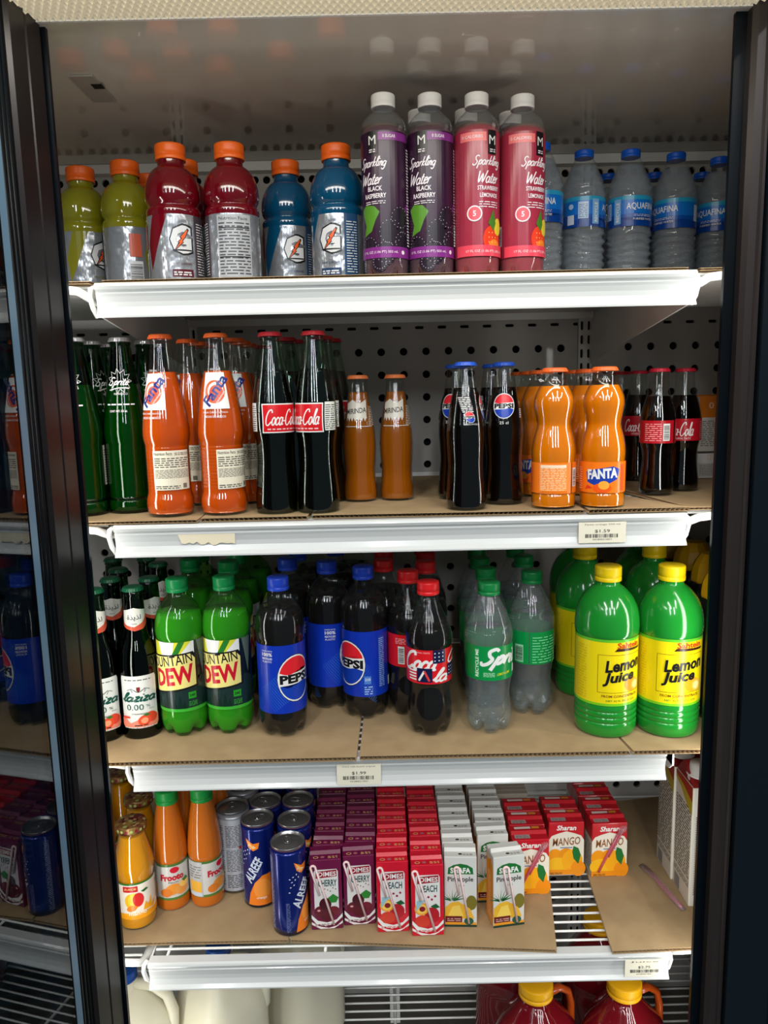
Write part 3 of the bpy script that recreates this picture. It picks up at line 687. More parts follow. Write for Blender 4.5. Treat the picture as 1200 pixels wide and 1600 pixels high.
for lab, p, tn in (('tall green glass soda bottle with silver cap, front one next to the orange soda', (-0.3559, 1.0761, 1.2890), -14),
                   ('tall green glass soda bottle nearest the left frame, cut by it', (-0.4129, 1.0566, 1.2890), -30),
                   ('tall green glass soda bottle behind, cap just left of the front green one', (-0.4168, 1.1300, 1.2890), 50),
                   ('tall green glass soda bottle behind, cap right of the front green one', (-0.3423, 1.1450, 1.2890), 22),
                   ('tall green glass soda bottle furthest back between the other green ones', (-0.4160, 1.2000, 1.2890), 80),
                   ('tall green glass soda bottle at the back, touching the orange soda bottles', (-0.3462, 1.2120, 1.2890), 10)):
    put(GREEN, 'green_glass_bottle', lab, 'bottle', p, tn, g4)
# orange soda, tall
def rib(z0, z1, n):
    return lambda r, z, t: (r - (.35 if z0 < z < z1 and int(z * n) % 2 else 0), z)
OP = profile([(0, 2), (26, 1), (29.5, 3), (31.6, 12), (31.4, 22), (29.3, 30), (29, 36)] + [(29 - (.35 if k % 2 else -.1), 38 + k * 2.2) for k in range(26)] + [(29.6, 97), (31, 104), (31.2, 112), (30, 126), (27.3, 146), (23, 170), (18.5, 190), (15.6, 206), (13.6, 222), (13, 228), (14, 231), (13, 234), (13, 236)], 2)
fo = rfun(OP); oliq = pbr('orange_soda', (212, 80, 6), .1, coat=.7, sss=.25)
nb = ink(28, 42, 122)
it = [Pg([(-13.5, 188), (12, 188), (20, 141), (-18, 141)], WH), El(0, 163, 13.5, 15, ink(226, 92, 40), n=30), El(1, 164, 10.5, 11.5, WH, n=30), El(2, 162, 9, 10, ink(214, 84, 50)), Tx('Fanta', 0, 165, 44, 14, nb, .03, .1, 56), Tx('NARANJA', 8, 156, 18, 3, WH, .01, 0, 56),
      Tx('355 mL', 0, 192, 12, 2.3, WH), Tx('AGUA CARBONATADA', 0, 136.5, 34, 2.2, WH), Tx('HECHO EN MEXICO', 0, 131, 28, 2.8, WH, .01)]
nut = [Rr(-1, 36, 50, 88, ink(232, 224, 200)), Tx('Nutrition Facts', 13, 84, 24, 4, BK, .01), Fine(28, 82, 49, 86, BK, 2, .4, 7), Fine(1, 66, 49, 80, ink(60, 56, 50), 5, .4, 9), Fine(1, 52, 49, 64, ink(80, 74, 66), 7, .35, 3), Fine(1, 38, 34, 43, ink(70, 66, 60), 2, .45, 4), Rr(38, 38, 44, 44, ink(120, 114, 104))]
ORANGE = glassbottle(OP, oliq, 190, glass, [part('print', lambda mb: mb.art(it, around(fo), 3.5, 3)), part('label', lambda mb: mb.art(nut, around(29.4), 3.5))], crown_cap(233, 14.8, ocr), dr=.9)
g5 = 'tall orange soda bottles in glass'
for lab, p, tn in (('tall orange soda glass bottle with full nutrition sticker, next to the green ones', (-0.2894, 1.0358, 1.2890), -38),
                   ('tall orange soda glass bottle with its white logo square facing front', (-0.2166, 1.0366, 1.2890), -12),
                   ('tall orange soda glass bottle, first one behind the nutrition sticker bottle', (-0.2785, 1.1350, 1.2890), -80),
                   ('tall orange soda glass bottle, second one behind the nutrition sticker bottle', (-0.2773, 1.2000, 1.2890), -60),
                   ('tall orange soda glass bottle, rearmost behind the nutrition sticker bottle', (-0.2810, 1.2640, 1.2890), 20),
                   ('tall orange soda glass bottle, first one behind the front logo bottle', (-0.2103, 1.1350, 1.2890), -14),
                   ('tall orange soda glass bottle, second one behind the front logo bottle', (-0.2119, 1.2000, 1.2890), -20),
                   ('tall orange soda glass bottle, third one behind the front logo bottle', (-0.2132, 1.2640, 1.2890), 40)):
    put(ORANGE, 'orange_soda_bottle', lab, 'bottle', p, tn, g5)
# cola, tall contour bottle
def flute(z0, z1, a=.35, n=12):
    return lambda r, z, t: (r * (1 - (a * .03 * (1 - abs(cos(n * t / 2))) * (1 if z0 < z < z1 else 0))), z)
cola = pbr('cola', (9, 4, 3), .1, coat=.12, spec=.3)
CP = profile([(0, 2), (25, 1), (27.8, 3), (28.6, 10), (28.3, 22), (27.2, 36), (25.4, 54), (24.2, 74), (25, 92), (27.2, 108), (28.2, 118), (28, 132), (26.5, 150), (23, 172), (19, 192), (16, 208), (14, 222), (13.2, 228), (14.2, 231), (13, 234), (13, 236)])
fc = rfun(CP); red = ink(206, 22, 30)
it = [Rr(-29, 108, 29, 146, WH), Rr(-27.5, 109.5, 27.5, 144.5, red), Sc('Coca-Cola', 0, 128, 48, 20, WH, .3), Fine(-22, 112, 22, 115, ink(240, 190, 190), 1, .6, 4),
      Rr(31, 110, 50, 147, ink(225, 225, 215)), Fine(32, 112, 49, 145, ink(60, 60, 60), 12, .4, 3), Rr(-49, 110, -38, 147, ink(225, 225, 215)), Fine(-48, 112, -39, 145, ink(60, 60, 60), 12, .4, 5)]
COLA = glassbottle(CP, cola, 190, green_glass_pale, [wraplabel(it, fc, vstep=5)], crown_cap(233, 14.8, rcr), flute(20, 100))
g6 = 'tall cola bottles in glass'
for lab, p, tn in (('tall cola glass bottle, left one of the front pair, label starting mid bottle', (-0.1449, 1.0362, 1.2890), 28),
                   ('tall cola glass bottle, right one of the front pair, label ending mid bottle', (-0.0880, 1.0337, 1.2890), -40),
                   ('tall cola glass bottle, first one right behind the left cola of the pair', (-0.1369, 1.1440, 1.2890), 90),
                   ('tall cola glass bottle, second one behind the left cola of the pair', (-0.1303, 1.2000, 1.2890), 70),
                   ('tall cola glass bottle, first one right behind the right cola of the pair', (-0.0825, 1.1300, 1.2890), -60),
                   ('tall cola glass bottle behind, its red label visible beside the small orange soda', (-0.0738, 1.1900, 1.2890), 10),
                   ('tall cola glass bottle far back between orange soda and cola', (-0.1969, 1.3250, 1.2890), 30)):
    put(COLA, 'cola_glass_bottle', lab, 'bottle', p, tn, g6)
# small orange soda with white splash
MP = profile([(0, 2), (21, 1), (24, 3), (25, 8), (24.5, 22), (23.4, 34), (22.6, 46), (23.6, 62), (24.6, 78), (24.6, 92), (23.4, 108), (21, 126), (17.6, 146), (15, 164), (13.4, 178), (13, 184), (14, 187), (13, 191)])
fm = rfun(MP)
sp = [(-15 + 4 * sin(k * 2.4) + 31 * k / 13, 150 + (7 if k % 2 else 1)) for k in range(14)] + [(16 - 31 * k / 13, 130 - (6 if k % 2 else 0)) for k in range(14)]
it = [Pg(sp, ink(214, 206, 190)), Tx('MIRINDA', 0, 140, 30, 8, ink(40, 44, 30), .02, .1, 6), Rr(-16, 116, 26, 117, ink(210, 200, 180)), Fine(20, 118, 32, 148, ink(210, 200, 180), 12, .4, 3)]
MIR = glassbottle(MP, pbr('dull_orange_soda', (158, 82, 8), .15, coat=.5, sss=.2), 168, glass, [part('print', lambda mb: mb.art(it, around(fm), 3.5, 3))], crown_cap(188, 14.6, pbr('orange_crown_dull', (236, 126, 66), .35)), flute(20, 100, .5, 10))
put(MIR, 'small_orange_soda_bottle', 'small orange soda bottle with white splash print touching the tall colas', 'bottle', (-0.0338, 1.1266, 1.2890), -12, 'small splash printed orange sodas', zs=.94)
put(MIR, 'small_orange_soda_bottle', 'small orange soda bottle with white splash print standing free on the right', 'bottle', (0.0203, 1.1313, 1.2890), -12, 'small splash printed orange sodas', zs=.94)
# small cola with round globe print
PP = profile([(0, 2), (23, 1), (26.5, 3), (27.4, 10), (26.8, 28), (25.2, 48), (24.4, 64), (25.2, 84), (26, 100), (25.4, 118), (22.6, 140), (18.6, 162), (15.2, 180), (13.2, 194), (12.8, 199), (13.8, 202), (13, 205)])
fp = rfun(PP)
def globe(cx, cy, rx, ry, word='PEPSI', mid=.30):
    up = [(cx + rx * cos(radians(a)), cy + ry * sin(radians(a))) for a in range(22, 171, 8)]
    dn = [(cx + rx * cos(radians(a)), cy + ry * sin(radians(a))) for a in range(202, 351, 8)]
    wv = lambda off, amp: [(cx + rx * (-.93 + 1.86 * t / 12) , cy + off * ry + amp * ry * sin(2 * pi * (t / 12))) for t in range(13)]
    return [El(cx, cy, rx * 1.1, ry * 1.1, BK), El(cx, cy, rx * 1.07, ry * 1.07, WH), Pg(up[::1] + wv(mid, -.10)[:], ink(222, 34, 44)), Pg(wv(-mid, -.10)[::-1] and (dn + wv(-mid, -.10)[::-1]), ink(20, 60, 170)), Tx(word, cx, cy, rx * 1.9, ry * .42, BK, .05)]
it = globe(0, 145, 14, 17) + [Tx('25 cl', 0, 121, 12, 4, WH), Fine(24, 128, 30, 142, WH, 5, .4, 3), Rr(-44, 140, -27, 160, ink(36, 24, 24)), Fine(-43, 138, -28, 160, WH, 9, .4, 4)] + globe(-35, 131, 6, 7.5) + [Tx('RECYCLE', -34, 121, 20, 2, WH)]
PGL = glassbottle(PP, cola, 172, glass, [part('print', lambda mb: mb.art(it, around(fp), 3.5, 3))], crown_cap(202, 14.4, blcr), flute(20, 100, .8, 8))
g7 = 'small cola bottles with blue caps'
put(PGL, 'blue_capped_cola_bottle', 'glass cola bottle with blue cap, foremost and slightly leaning, small print to the front', 'bottle', (0.1115, 1.0260, 1.2890), 97, g7, 1.6, zs=.935)
put(PGL, 'blue_capped_cola_bottle', 'glass cola bottle with blue cap and round logo facing front', 'bottle', (0.1684, 1.0686, 1.2890), 0, g7, zs=.935)
put(PGL, 'blue_capped_cola_bottle', 'glass cola bottle with blue cap behind left, half its round logo showing', 'bottle', (0.1080, 1.1280, 1.2890), -22, g7, zs=.935)
put(PGL, 'blue_capped_cola_bottle', 'glass cola bottle with blue cap behind, between the two front ones', 'bottle', (0.1632, 1.1460, 1.2890), 40, g7, zs=.935)
# small wavy orange soda
FP = profile([(0, 2), (26, 1), (28.6, 4), (29.2, 12), (28.8, 19), (27.8, 22), (28.4, 25), (28.8, 45), (28.8, 66), (29.3, 74), (29, 84), (26.5, 99), (22.8, 114), (22.6, 121), (24.8, 133), (26.6, 145), (25.6, 155), (21.5, 166), (17, 174), (15.2, 180), (14.6, 185), (15.4, 188), (14.4, 191)])
ff = rfun(FP); lo = ink(246, 122, 24)
it = [Rr(-90, 23, 90, 66, lo), Pg([(-20, 38), (-8, 33), (8, 36), (20, 42), (24, 56), (14, 60), (-10, 56), (-22, 52)], ink(28, 62, 166)), Tx('FANTA', 0, 50, 40, 14, WH, .05, .05, 4), El(0, 30, 12, 7, ink(240, 90, 20)), El(2, 34, 7, 6, ink(255, 170, 60)),
      Pg([(-20, 34), (-12, 30), (-24, 28)], ink(226, 60, 30)), Rr(26, 26, 32, 62, ink(232, 90, 40)), Rr(46, 26, 84, 64, ink(250, 140, 50)), Fine(48, 28, 82, 60, ink(255, 226, 190), 14, .35, 5), Rr(48, 59, 82, 63, ink(250, 220, 190)), Rr(-90, 32, -82, 58, WH), Bars(-89, 33, -83, 57, BK, 14, False), Fine(-60, 28, -30, 60, ink(255, 220, 180), 10, .35, 8)]
FAN = glassbottle(FP, pbr('bright_orange_soda', (238, 128, 4), .1, coat=.7, sss=.3), 171, glass, [wraplabel(it, 29.1)], crown_cap(190, 16.2, ocr), dr=.8)
g8 = 'small wavy orange soda bottles'
for lab, p, tn in (('wavy orange soda bottle showing ingredient print, left one of the front two', (0.2274, 1.0222, 1.2890), -128),
                   ('wavy orange soda bottle with big white logo lettering, right one of the front two', (0.2919, 1.0186, 1.2890), 0),
                   ('wavy orange soda bottle behind, touching the front left wavy one', (0.2333, 1.1400, 1.2890), -55),
                   ('wavy orange soda bottle far left behind, beside the blue capped colas', (0.2295, 1.1980, 1.2890), -20),
                   ('wavy orange soda bottle at the back left, cap lowest of its kind', (0.2231, 1.2560, 1.2890), 0),
                   ('wavy orange soda bottle behind, between the two front wavy ones', (0.2970, 1.1970, 1.2890), 10),
                   ('wavy orange soda bottle directly behind the right front wavy one', (0.3009, 1.1380, 1.2890), 40)):
    put(FAN, 'wavy_orange_soda_bottle', lab, 'bottle', p, tn, g8, zs=.94)
# small cola with red band
KP = profile([(0, 2), (20, 1), (23.5, 3), (24.5, 10), (24, 22), (22.4, 36), (21, 52), (21.2, 66), (23.4, 80), (25, 92), (25.2, 116), (24, 130), (20.5, 146), (16.5, 160), (14, 174), (13.2, 188), (13, 192), (14, 195), (13.2, 198)])
fk = rfun(KP)
it = [Rr(-78, 84, 78, 120, ink(178, 20, 34)), Sc('Coca-Cola', 0, 103, 42, 22, WH, .3), Tx('ORIGINAL TASTE', 4, 88, 26, 3, WH), Fine(34, 88, 58, 117, ink(240, 170, 170), 9, .35, 3), Rr(60, 88, 70, 115, WH), Bars(61, 90, 69, 113, BK, 16, False), Rr(-50, 86, -44, 94, ink(226, 170, 170))]
KOLA = glassbottle(KP, cola, 158, glass, [wraplabel(it, 25.3)], crown_cap(196, 14.2, pbr('crimson_crown', (186, 30, 52), .35)), flute(10, 80, .8))
g9 = 'small cola bottles with a red paper band'
for lab, p, tn in (('small cola bottle with red band showing barcode, second from the right', (0.4016, 1.1255, 1.2890), -118),
                   ('small cola bottle with red band and white script, rightmost of them', (0.4551, 1.1661, 1.2890), -14),
                   ('small cola bottle with red band behind, left of the barcode one', (0.4291, 1.3000, 1.2890), 0),
                   ('small cola bottle with red band at the back, next to the wavy orange soda', (0.4165, 1.3520, 1.2890), 26)):
    put(KOLA, 'red_banded_cola_bottle', lab, 'bottle', p, tn, g9, zs=.905)
# little cartons at the right end of the second shelf
def carton(w, d, h, top_c, low_c, seed):
    it = [Rr(-w / 2, h * .62, w / 2, h, ink(*top_c)), El(0, h * .84, 4, 5, ink(220, 190, 170)), El(0, h * .84, 2, 3.4, ink(*top_c)), Fine(-w / 2 + 4, h * .1, w / 2 - 4, h * .58, ink(90, 84, 80), 14, .4, seed)]
    def f(mb):
        mb.bevbox(-w / 2, 0, 0, w / 2, d, h, ink(*low_c), 1.2); mb.art(it, front(0), 999)
    return [part('box', f), part('top_fold', lambda mb: mb.prism([(d * .4, h), (d * .6, h), (d * .55, h + 3), (d * .45, h + 3)], -w / 2 + 1, w / 2 - 1, ink(*top_c)))]
CT, CU = carton(40, 40, 92, (196, 110, 30), (196, 190, 180), 3), carton(40, 40, 42, (210, 208, 204), (196, 192, 186), 7)
g10 = 'small cartons at the right of the second shelf'
for i, (x, y, lab) in enumerate(((.553, 1.30, 'left'), (.600, 1.285, 'right'))):
    put(CU, 'small_carton', 'low pale carton at the bottom, %s one beside the rightmost cola' % lab, 'carton', (x, y, T2), 0, g10, face=False)
    put(CT, 'small_carton', 'orange topped carton stacked on the %s low pale carton' % lab, 'carton', (x, y, T2 + .0455), 0, g10, face=False)

# ---------------------------------------------------------------- third shelf: plastic bottles
# green glass malt drink
LP = profile([(0, 2), (25, 1), (27.5, 3), (28.2, 9), (28, 50), (28, 104), (27.2, 116), (24, 134), (18.5, 150), (15.6, 166), (14.4, 190), (13.6, 212), (13.2, 216), (14.2, 219), (13.2, 222), (13.2, 226)])
fl = rfun(LP); strb = ink(214, 66, 44); teal = ink(8, 76, 62)
it = [Pg([(-25, 18), (25, 18), (27, 22), (27, 95), (25, 99), (-25, 99), (-27, 95), (-27, 22)], ink(214, 216, 210)), Fine(-20, 92, 20, 94.5, ink(90, 90, 90), 1, .6, 3),
      St([(-10, 80), (-4, 76), (0, 74)], 1, BK), St([(10, 80), (4, 76), (0, 74)], 1, BK), Pg([(-2.5, 82), (2.5, 82), (2.5, 77), (0, 74), (-2.5, 77)], ink(120, 40, 44)), St([(-16, 77), (-11, 79), (-8, 74)], .8, teal), St([(16, 77), (11, 79), (8, 74)], .8, teal),
      Sc('laziza', 0, 67, 48, 13, teal, .42, .25), Tx('0.00', -6, 51, 24, 9, teal, .0), Tx('%', 12, 52, 6, 4, teal), Tx('NON ALC', 17, 47, 8, 2, teal), Tx('STRAWBERRY', 0, 40.5, 22, 2.2, BK),
      Pg([(-27, 24), (-25, 20), (25, 20), (27, 24), (27, 38), (16, 28), (0, 33), (-14, 26), (-24, 36), (-27, 34)], ink(228, 130, 106)), El(16, 34, 9, 8, strb, -20), El(6, 30, 9, 8, ink(222, 74, 46), 20), El(6, 30, 5, 4.5, ink(238, 150, 110), 20), Pg([(4, 39), (10, 41), (14, 38), (9, 36)], ink(50, 110, 40)), Sc('rich', 0, 24, 14, 4, BK, .2) if False else Fine(-8, 22, 10, 25, BK, 1, .5, 2),
      Rr(-25, 34, -14, 37, strb)]
nk = [Pg([(-20, 194), (-10, 196), (0, 199), (10, 196), (20, 194), (22, 180), (12, 172), (0, 168), (-12, 172), (-22, 180)], ink(222, 220, 210)), Pg([(-21, 172), (-10, 167), (0, 164), (12, 166), (22, 174), (22, 188), (12, 176), (0, 170), (-12, 173), (-21, 178)], ink(206, 84, 60)), Tx('\ufe93\ufeac\ufef3\ufeac\ufedf', 0, 184, 20, 9, BK, .01), Tx('laziza', 0, 175, 7, 2, BK)]
dkg = pbr('dark_malt_drink', (7, 16, 9), .06, coat=.8); gdk = shell('dark_green_glass_wall', (60, 120, 70), 1.52, .02)
LAZ = glassbottle(LP, dkg, 188, gdk, [wraplabel(it, 28.1), part('neck_label', lambda mb: mb.art(nk, around_cone(lambda z: fl(z) + .1, 14.8), 3, 4))], crown_cap(223, 14.4, gcr))
g = 'green malt drink bottles with white labels'
for lab, p, tn in (('green malt drink bottle with strawberry label, front one beside the lime green sodas', (-0.3605, 1.0666, 0.9620), -6),
                   ('green malt drink bottle with strawberry label, front one cut by the left frame', (-0.4136, 1.0570, 0.9620), -2),
                   ('malt drink bottle with orange swoosh neck label, second row at the left', (-0.4119, 1.1220, 0.9620), -4),
                   ('malt drink bottle with orange swoosh neck label, second row behind the front middle one', (-0.3544, 1.1220, 0.9620), 26),
                   ('malt drink bottle with orange swoosh neck label, third row, right', (-0.3688, 1.2210, 0.9620), 20),
                   ('malt drink bottle with orange swoosh neck label, third row, left', (-0.4209, 1.1840, 0.9620), 100),
                   ('malt drink bottle in the fourth row, just below the shelf rail', (-0.4014, 1.2660, 0.9620), 10),
                   ('malt drink bottle in the fourth row at the far left', (-0.4568, 1.2650, 0.9620), 140),
                   ('malt drink bottle in the second row by the left frame', (-0.4635, 1.1220, 0.9620), 40)):
    put(LAZ, 'malt_drink_bottle', lab, 'bottle', p, tn, g, zs=0.96)
def petbottle(P, liq, fill, label, cap, wallm=clear, ph=26, pd=.16, haze=None):
    return [part('liquid', lambda mb: mb.lathe([(0, 4.5)] + clip(P, 5, fill, .6) + [(0, fill)], liq, 50, petal(ph, pd))), part('bottle_body', lambda mb: mb.lathe(P, wallm, 50, petal(ph, pd))), label, cap]
# lime green soda
DP = profile([(0, 4), (12, 5), (23, 0), (29, 4), (32.6, 14), (34, 26), (33.4, 40), (33.4, 40), (33.4, 146), (33.4, 146), (34.8, 152), (35, 163), (33, 177), (28, 191), (19, 203), (14, 209), (13.6, 216)])
dl, dy_, dr = ink(12, 26, 28), ink(232, 222, 60), ink(196, 22, 44)
def skew(pts, k=.30): return [(x, y + k * x) for x, y in pts]
it = [Rr(-60, 46, 60, 146, dl), Rr(-60, 41, 60, 46, ink(60, 170, 50)), Pg([(-60, 146), (24, 146), (24, 100), (-60, 100)], ink(216, 214, 60)), Pg([(-30, 146), (-20, 108), (-10, 108), (-4, 146)], WH), Pg([(-10, 108), (-18, 108), (2, 146), (11, 146)], ink(40, 120, 40)), Pg([(8, 118), (2, 126), (20, 146), (24, 146), (24, 124)], WH), Pg([(28, 146), (46, 146), (38, 92)], ink(90, 104, 96)),
      Pg([(-60, 46), (60, 46), (60, 76), (34, 92), (20, 78), (-2, 74), (-20, 70), (-60, 80)], ink(26, 46, 44)),
      Pg(skew([(-60, 133), (22, 127), (28, 117), (28, 73), (-60, 73)], .16), BK), Pg(skew([(-60, 130.5), (18, 125), (24.5, 116), (24.5, 76), (-60, 76)], .16), ink(232, 218, 130)),
      Tx('MOUNTAIN', -17, 117, 76, 15, BK, .008, .1, 9), Tx('DEW', -8, 95, 62, 27, dr, .035, .12, 9),
      many([Pg([(x - 4, 46), (x + 4, 46), (x, 46 + h)], BK) for x, h in ((-34, 16), (-26, 12), (-16, 17), (-8, 14), (0, 20), (6, 12), (36, 16), (42, 12))], ink(10, 40, 30)), Rr(12, 60, 23, 70, ink(40, 150, 40)), Tx('240', 17.5, 65, 8, 4, BK, .02), Fine(12, 49, 24, 57, ink(50, 160, 50), 4, .45, 3)]
DEW = petbottle(DP, pbr('lime_green_soda', (84, 190, 6), .06, coat=.7, trans=.3, ior=1.2, sss=.2), 184, wraplabel(it, 33.7), screw_cap(214, 20, 15.6, pbr('green_cap_plastic', (18, 138, 72), .35)), shell('light_green_plastic_wall', (176, 226, 150), 1.45, .04, haze=.025))
g = 'lime green soda bottles with green caps'
for lab, p, tn in (('lime green soda bottle with slanted red logo, left one of the front pair', (-0.2991, 1.0730, 0.9620), -10),
                   ('lime green soda bottle with slanted red logo, right one of the front pair', (-0.2328, 1.0781, 0.9620), -12),
                   ('lime green soda bottle right behind the left of the pair', (-0.3110, 1.1980, 0.9620), 50),
                   ('lime green soda bottle right behind the right of the pair', (-0.2454, 1.1760, 0.9620), 50),
                   ('lime green soda bottle, third row left', (-0.3116, 1.2700, 0.9620), 80),
                   ('lime green soda bottle, third row right', (-0.2453, 1.2500, 0.9620), 80),
                   ('lime green soda bottle in the rearmost row, highest green cap', (-0.2335, 1.3250, 0.9620), 20)):
    put(DEW, 'lime_soda_bottle', lab, 'bottle', p, tn, g, zs=0.98)
# cola, blue label
BP = profile([(0, 4), (12, 5), (24, 0), (30, 4), (33.5, 14), (34.5, 26), (34, 36), (34, 36), (34, 140), (34, 140), (35, 147), (35.2, 160), (33.4, 173), (28, 186), (20, 197), (14.6, 204), (13.4, 213)])
blu = ink(14, 50, 170); dots = []
for r_ in range(20):
    for c in range(46):
        a, v = -56 + c * 2.5 + (r_ % 2) * 1.25, 40 + r_ * 2.6
        k = .5 * (1 + sin(a * .11 + v * .05)); 
        if k > .35: dots.append(El(a, v + 18 * sin((a + 20) * .05), .3 + .32 * k, .3 + .32 * k, BK, n=5))
it = [Rr(-107, 38, 107, 138, blu), many(dots, ink(60, 130, 220))] + globe(14, 88, 26, 32) + [Rr(-21, 112, -11, 134, ink(14, 50, 170)) , Tx('MADE WITH', -28, 130, 16, 2, WH), Tx('100%', -28, 125, 16, 5, WH, .02), Tx('RECYCLED', -28, 119, 16, 3, WH, .02), Tx('PLASTIC', -28, 114.5, 15, 2.6, WH),
     Rr(40, 58, 50, 70, ink(80, 130, 210)), Tx('210', 45, 65, 8, 4, WH, .01), Fine(40, 42, 52, 56, ink(160, 190, 240), 4, .5, 3), Rr(62, 50, 74, 130, ink(30, 62, 160)), Fine(63, 52, 73, 128, ink(150, 180, 230), 26, .35, 4), Rr(84, 48, 94, 62, WH)]
it2 = [([(vs, fs) for vs, fs in pl], m) for pl, m in it]
PEP = petbottle(BP, cola, 180, wraplabel(it, 34.3), screw_cap(211, 19, 15.4, pbr('royal_cap_plastic', (34, 70, 196), .35)))
g = 'blue labelled cola bottles'
for lab, p, tn in (('blue labelled cola bottle with whole round logo, front and leftmost', (-0.1530, 1.0643, 0.9620), 12),
                   ('blue labelled cola bottle with round logo cut off left, right one of the group', (-0.0337, 1.1187, 0.9620), -70),
                   ('blue labelled cola bottle with only small recycled plastic print, middle of the group', (-0.0905, 1.1594, 0.9620), 50),
                   ('blue capped cola bottle behind the leftmost one, second row', (-0.1545, 1.1870, 0.9620), 100),
                   ('blue capped cola bottle behind the leftmost one, third row', (-0.1457, 1.2560, 0.9620), 90),
                   ('blue capped cola bottle behind the middle one, second row', (-0.0838, 1.2880, 0.9620), 40),
                   ('blue capped cola bottle far back right, third row', (-0.0604, 1.3570, 0.9620), 80),
                   ('blue capped cola bottle at the very back beside the green ones', (-0.1283, 1.3420, 0.9620), 80)):
    put(PEP, 'blue_label_cola_bottle', lab, 'bottle', p, tn, g)
# cola, red label
QP = profile([(0, 4), (10, 5), (20, 0), (26, 3), (30, 12), (32, 26), (31.4, 44), (29, 62), (29.5, 74), (32, 82), (32, 82), (32, 134), (32, 134), (33.6, 142), (32, 156), (27, 170), (20, 186), (15, 199), (13.4, 206), (13.4, 212)])
nv = ink(20, 26, 66)
stars = [El(6 + (k % 3) * 6, 118 + (k // 3) * 5.6, 1.1, 1.1, WH, n=5) for k in range(9)]
it = [Rr(-101, 83, 101, 134, ink(214, 24, 34)), Tx('ORIGINAL TASTE', -14, 130, 26, 2.2, ink(240, 190, 190)), Sc('Coca', -17, 117, 50, 27, WH, .36), Sc('la', 15, 96, 24, 18, WH, .36), Rr(3, 114, 22, 134, nv), many(stars, WH), Rr(-20, 86, 2, 107, nv), Rr(26, 92, 44, 110, nv), many([El(30 + (k % 3) * 5, 95 + (k // 3) * 5, 1, 1, WH, n=5) for k in range(9)], WH),
      many([Rr(-34, 88 + k * 4.4, -21, 90.2 + k * 4.4, WH) for k in range(5)], WH), St([(-17, 88), (-9, 103)], 3, WH), St([(-9, 103), (-2, 88)], 3, ink(222, 60, 60)), Sc('Co', 40, 120, 24, 16, WH, .3),
      Rr(-76, 88, -66, 116, WH), Bars(-75, 90, -67, 114, BK, 16, False), Fine(-80, 120, -64, 130, ink(240, 180, 180), 4, .4, 3)]
RED = petbottle(QP, cola, 164, wraplabel(it, 32.3), screw_cap(210, 19, 15.8, pbr('red_cap_plastic', (222, 30, 34), .35)))
g = 'red labelled cola bottles'
for lab, p, tn in (('red labelled cola bottle with navy star squares, foremost of its column', (0.0598, 1.0544, 0.9620), 4),
                   ('red labelled cola bottle with barcode showing, left behind the foremost', (0.0335, 1.1228, 0.9620), 105),
                   ('red capped cola bottle second in the column behind the foremost', (0.0636, 1.1820, 0.9620), 40),
                   ('red capped cola bottle third in the column behind the foremost', (0.0674, 1.2500, 0.9620), 90),
                   ('red capped cola bottle last in the column behind the foremost', (0.0667, 1.3180, 0.9620), 20),
                   ('red capped cola bottle behind the gap between blue and red labels', (-0.0029, 1.2000, 0.9620), 30),
                   ('red capped cola bottle at the back beside the blue caps', (-0.0016, 1.2680, 0.9620), 120)):
    put(RED, 'red_label_cola_bottle', lab, 'bottle', p, tn, g, zs=0.965)
# clear lemon lime soda
VP = profile([(0, 4), (10, 5), (20, 0), (26, 3), (31, 12), (32.5, 26), (31, 40), (29.6, 52), (29.4, 62), (31.5, 78), (33, 86), (33, 86), (33, 139), (33, 139), (34, 146), (33.4, 156), (29, 172), (22, 190), (16, 202), (13.4, 208), (13.4, 212)])
sg = ink(10, 140, 66); yl = ink(200, 214, 40)
it = [Rr(-104, 87, 104, 139, sg), Sc('Sprite', 19, 119, 72, 32, WH, .46, .4), Rr(-27, 91, -18, 136, ink(14, 150, 74)), Tx('RECYCLE ME', -22.5, 113, 42, 5, ink(226, 250, 226), .02, 0, 90), Fine(-13, 93, 3, 100, ink(180, 230, 190), 4, .45, 3), Tx('LEMON-LIME', 17, 97, 22, 4, yl, .02, .3, 4), Rr(36, 94, 44, 106, WH),
      Rr(82, 90, 96, 118, ink(150, 214, 170)), Bars(83, 92, 95, 116, BK, 14, False), Fine(-100, 90, -50, 134, ink(120, 210, 150), 10, .35, 8), El(-80 + 145, 100, 5, 5, ink(190, 230, 200))]
wtr2 = shell('clear_soda', (236, 242, 244), 1.33, .04, haze=.025)
SPR = petbottle(VP, wtr2, 158, wraplabel(it, 33.3), screw_cap(210, 19, 15.6, pbr('dark_green_cap_plastic', (14, 128, 62), .35)), cloudy, 34, .24)
g = 'clear lemon lime soda bottles'
for lab, p, tn in (('clear lemon lime soda bottle with big white script on green label, foremost', (0.1459, 1.0571, 0.9620), 9),
                   ('clear lemon lime soda bottle turned to its ingredient side, right and further back', (0.2180, 1.1163, 0.9620), 175),
                   ('clear soda bottle with green cap right behind the foremost one', (0.1529, 1.1420, 0.9620), 60),
                   ('clear soda bottle with green cap, third in the left clear column', (0.1532, 1.2140, 0.9620), 20),
                   ('clear soda bottle with green cap, last in the left clear column', (0.1569, 1.2860, 0.9620), 90),
                   ('clear soda bottle with green cap, behind the turned one', (0.2251, 1.2220, 0.9620), 60),
                   ('clear soda bottle with green cap, last in the right clear column', (0.2239, 1.2940, 0.9620), 20)):
    put(SPR, 'clear_soda_bottle', lab, 'bottle', p, tn, g, zs=0.95)
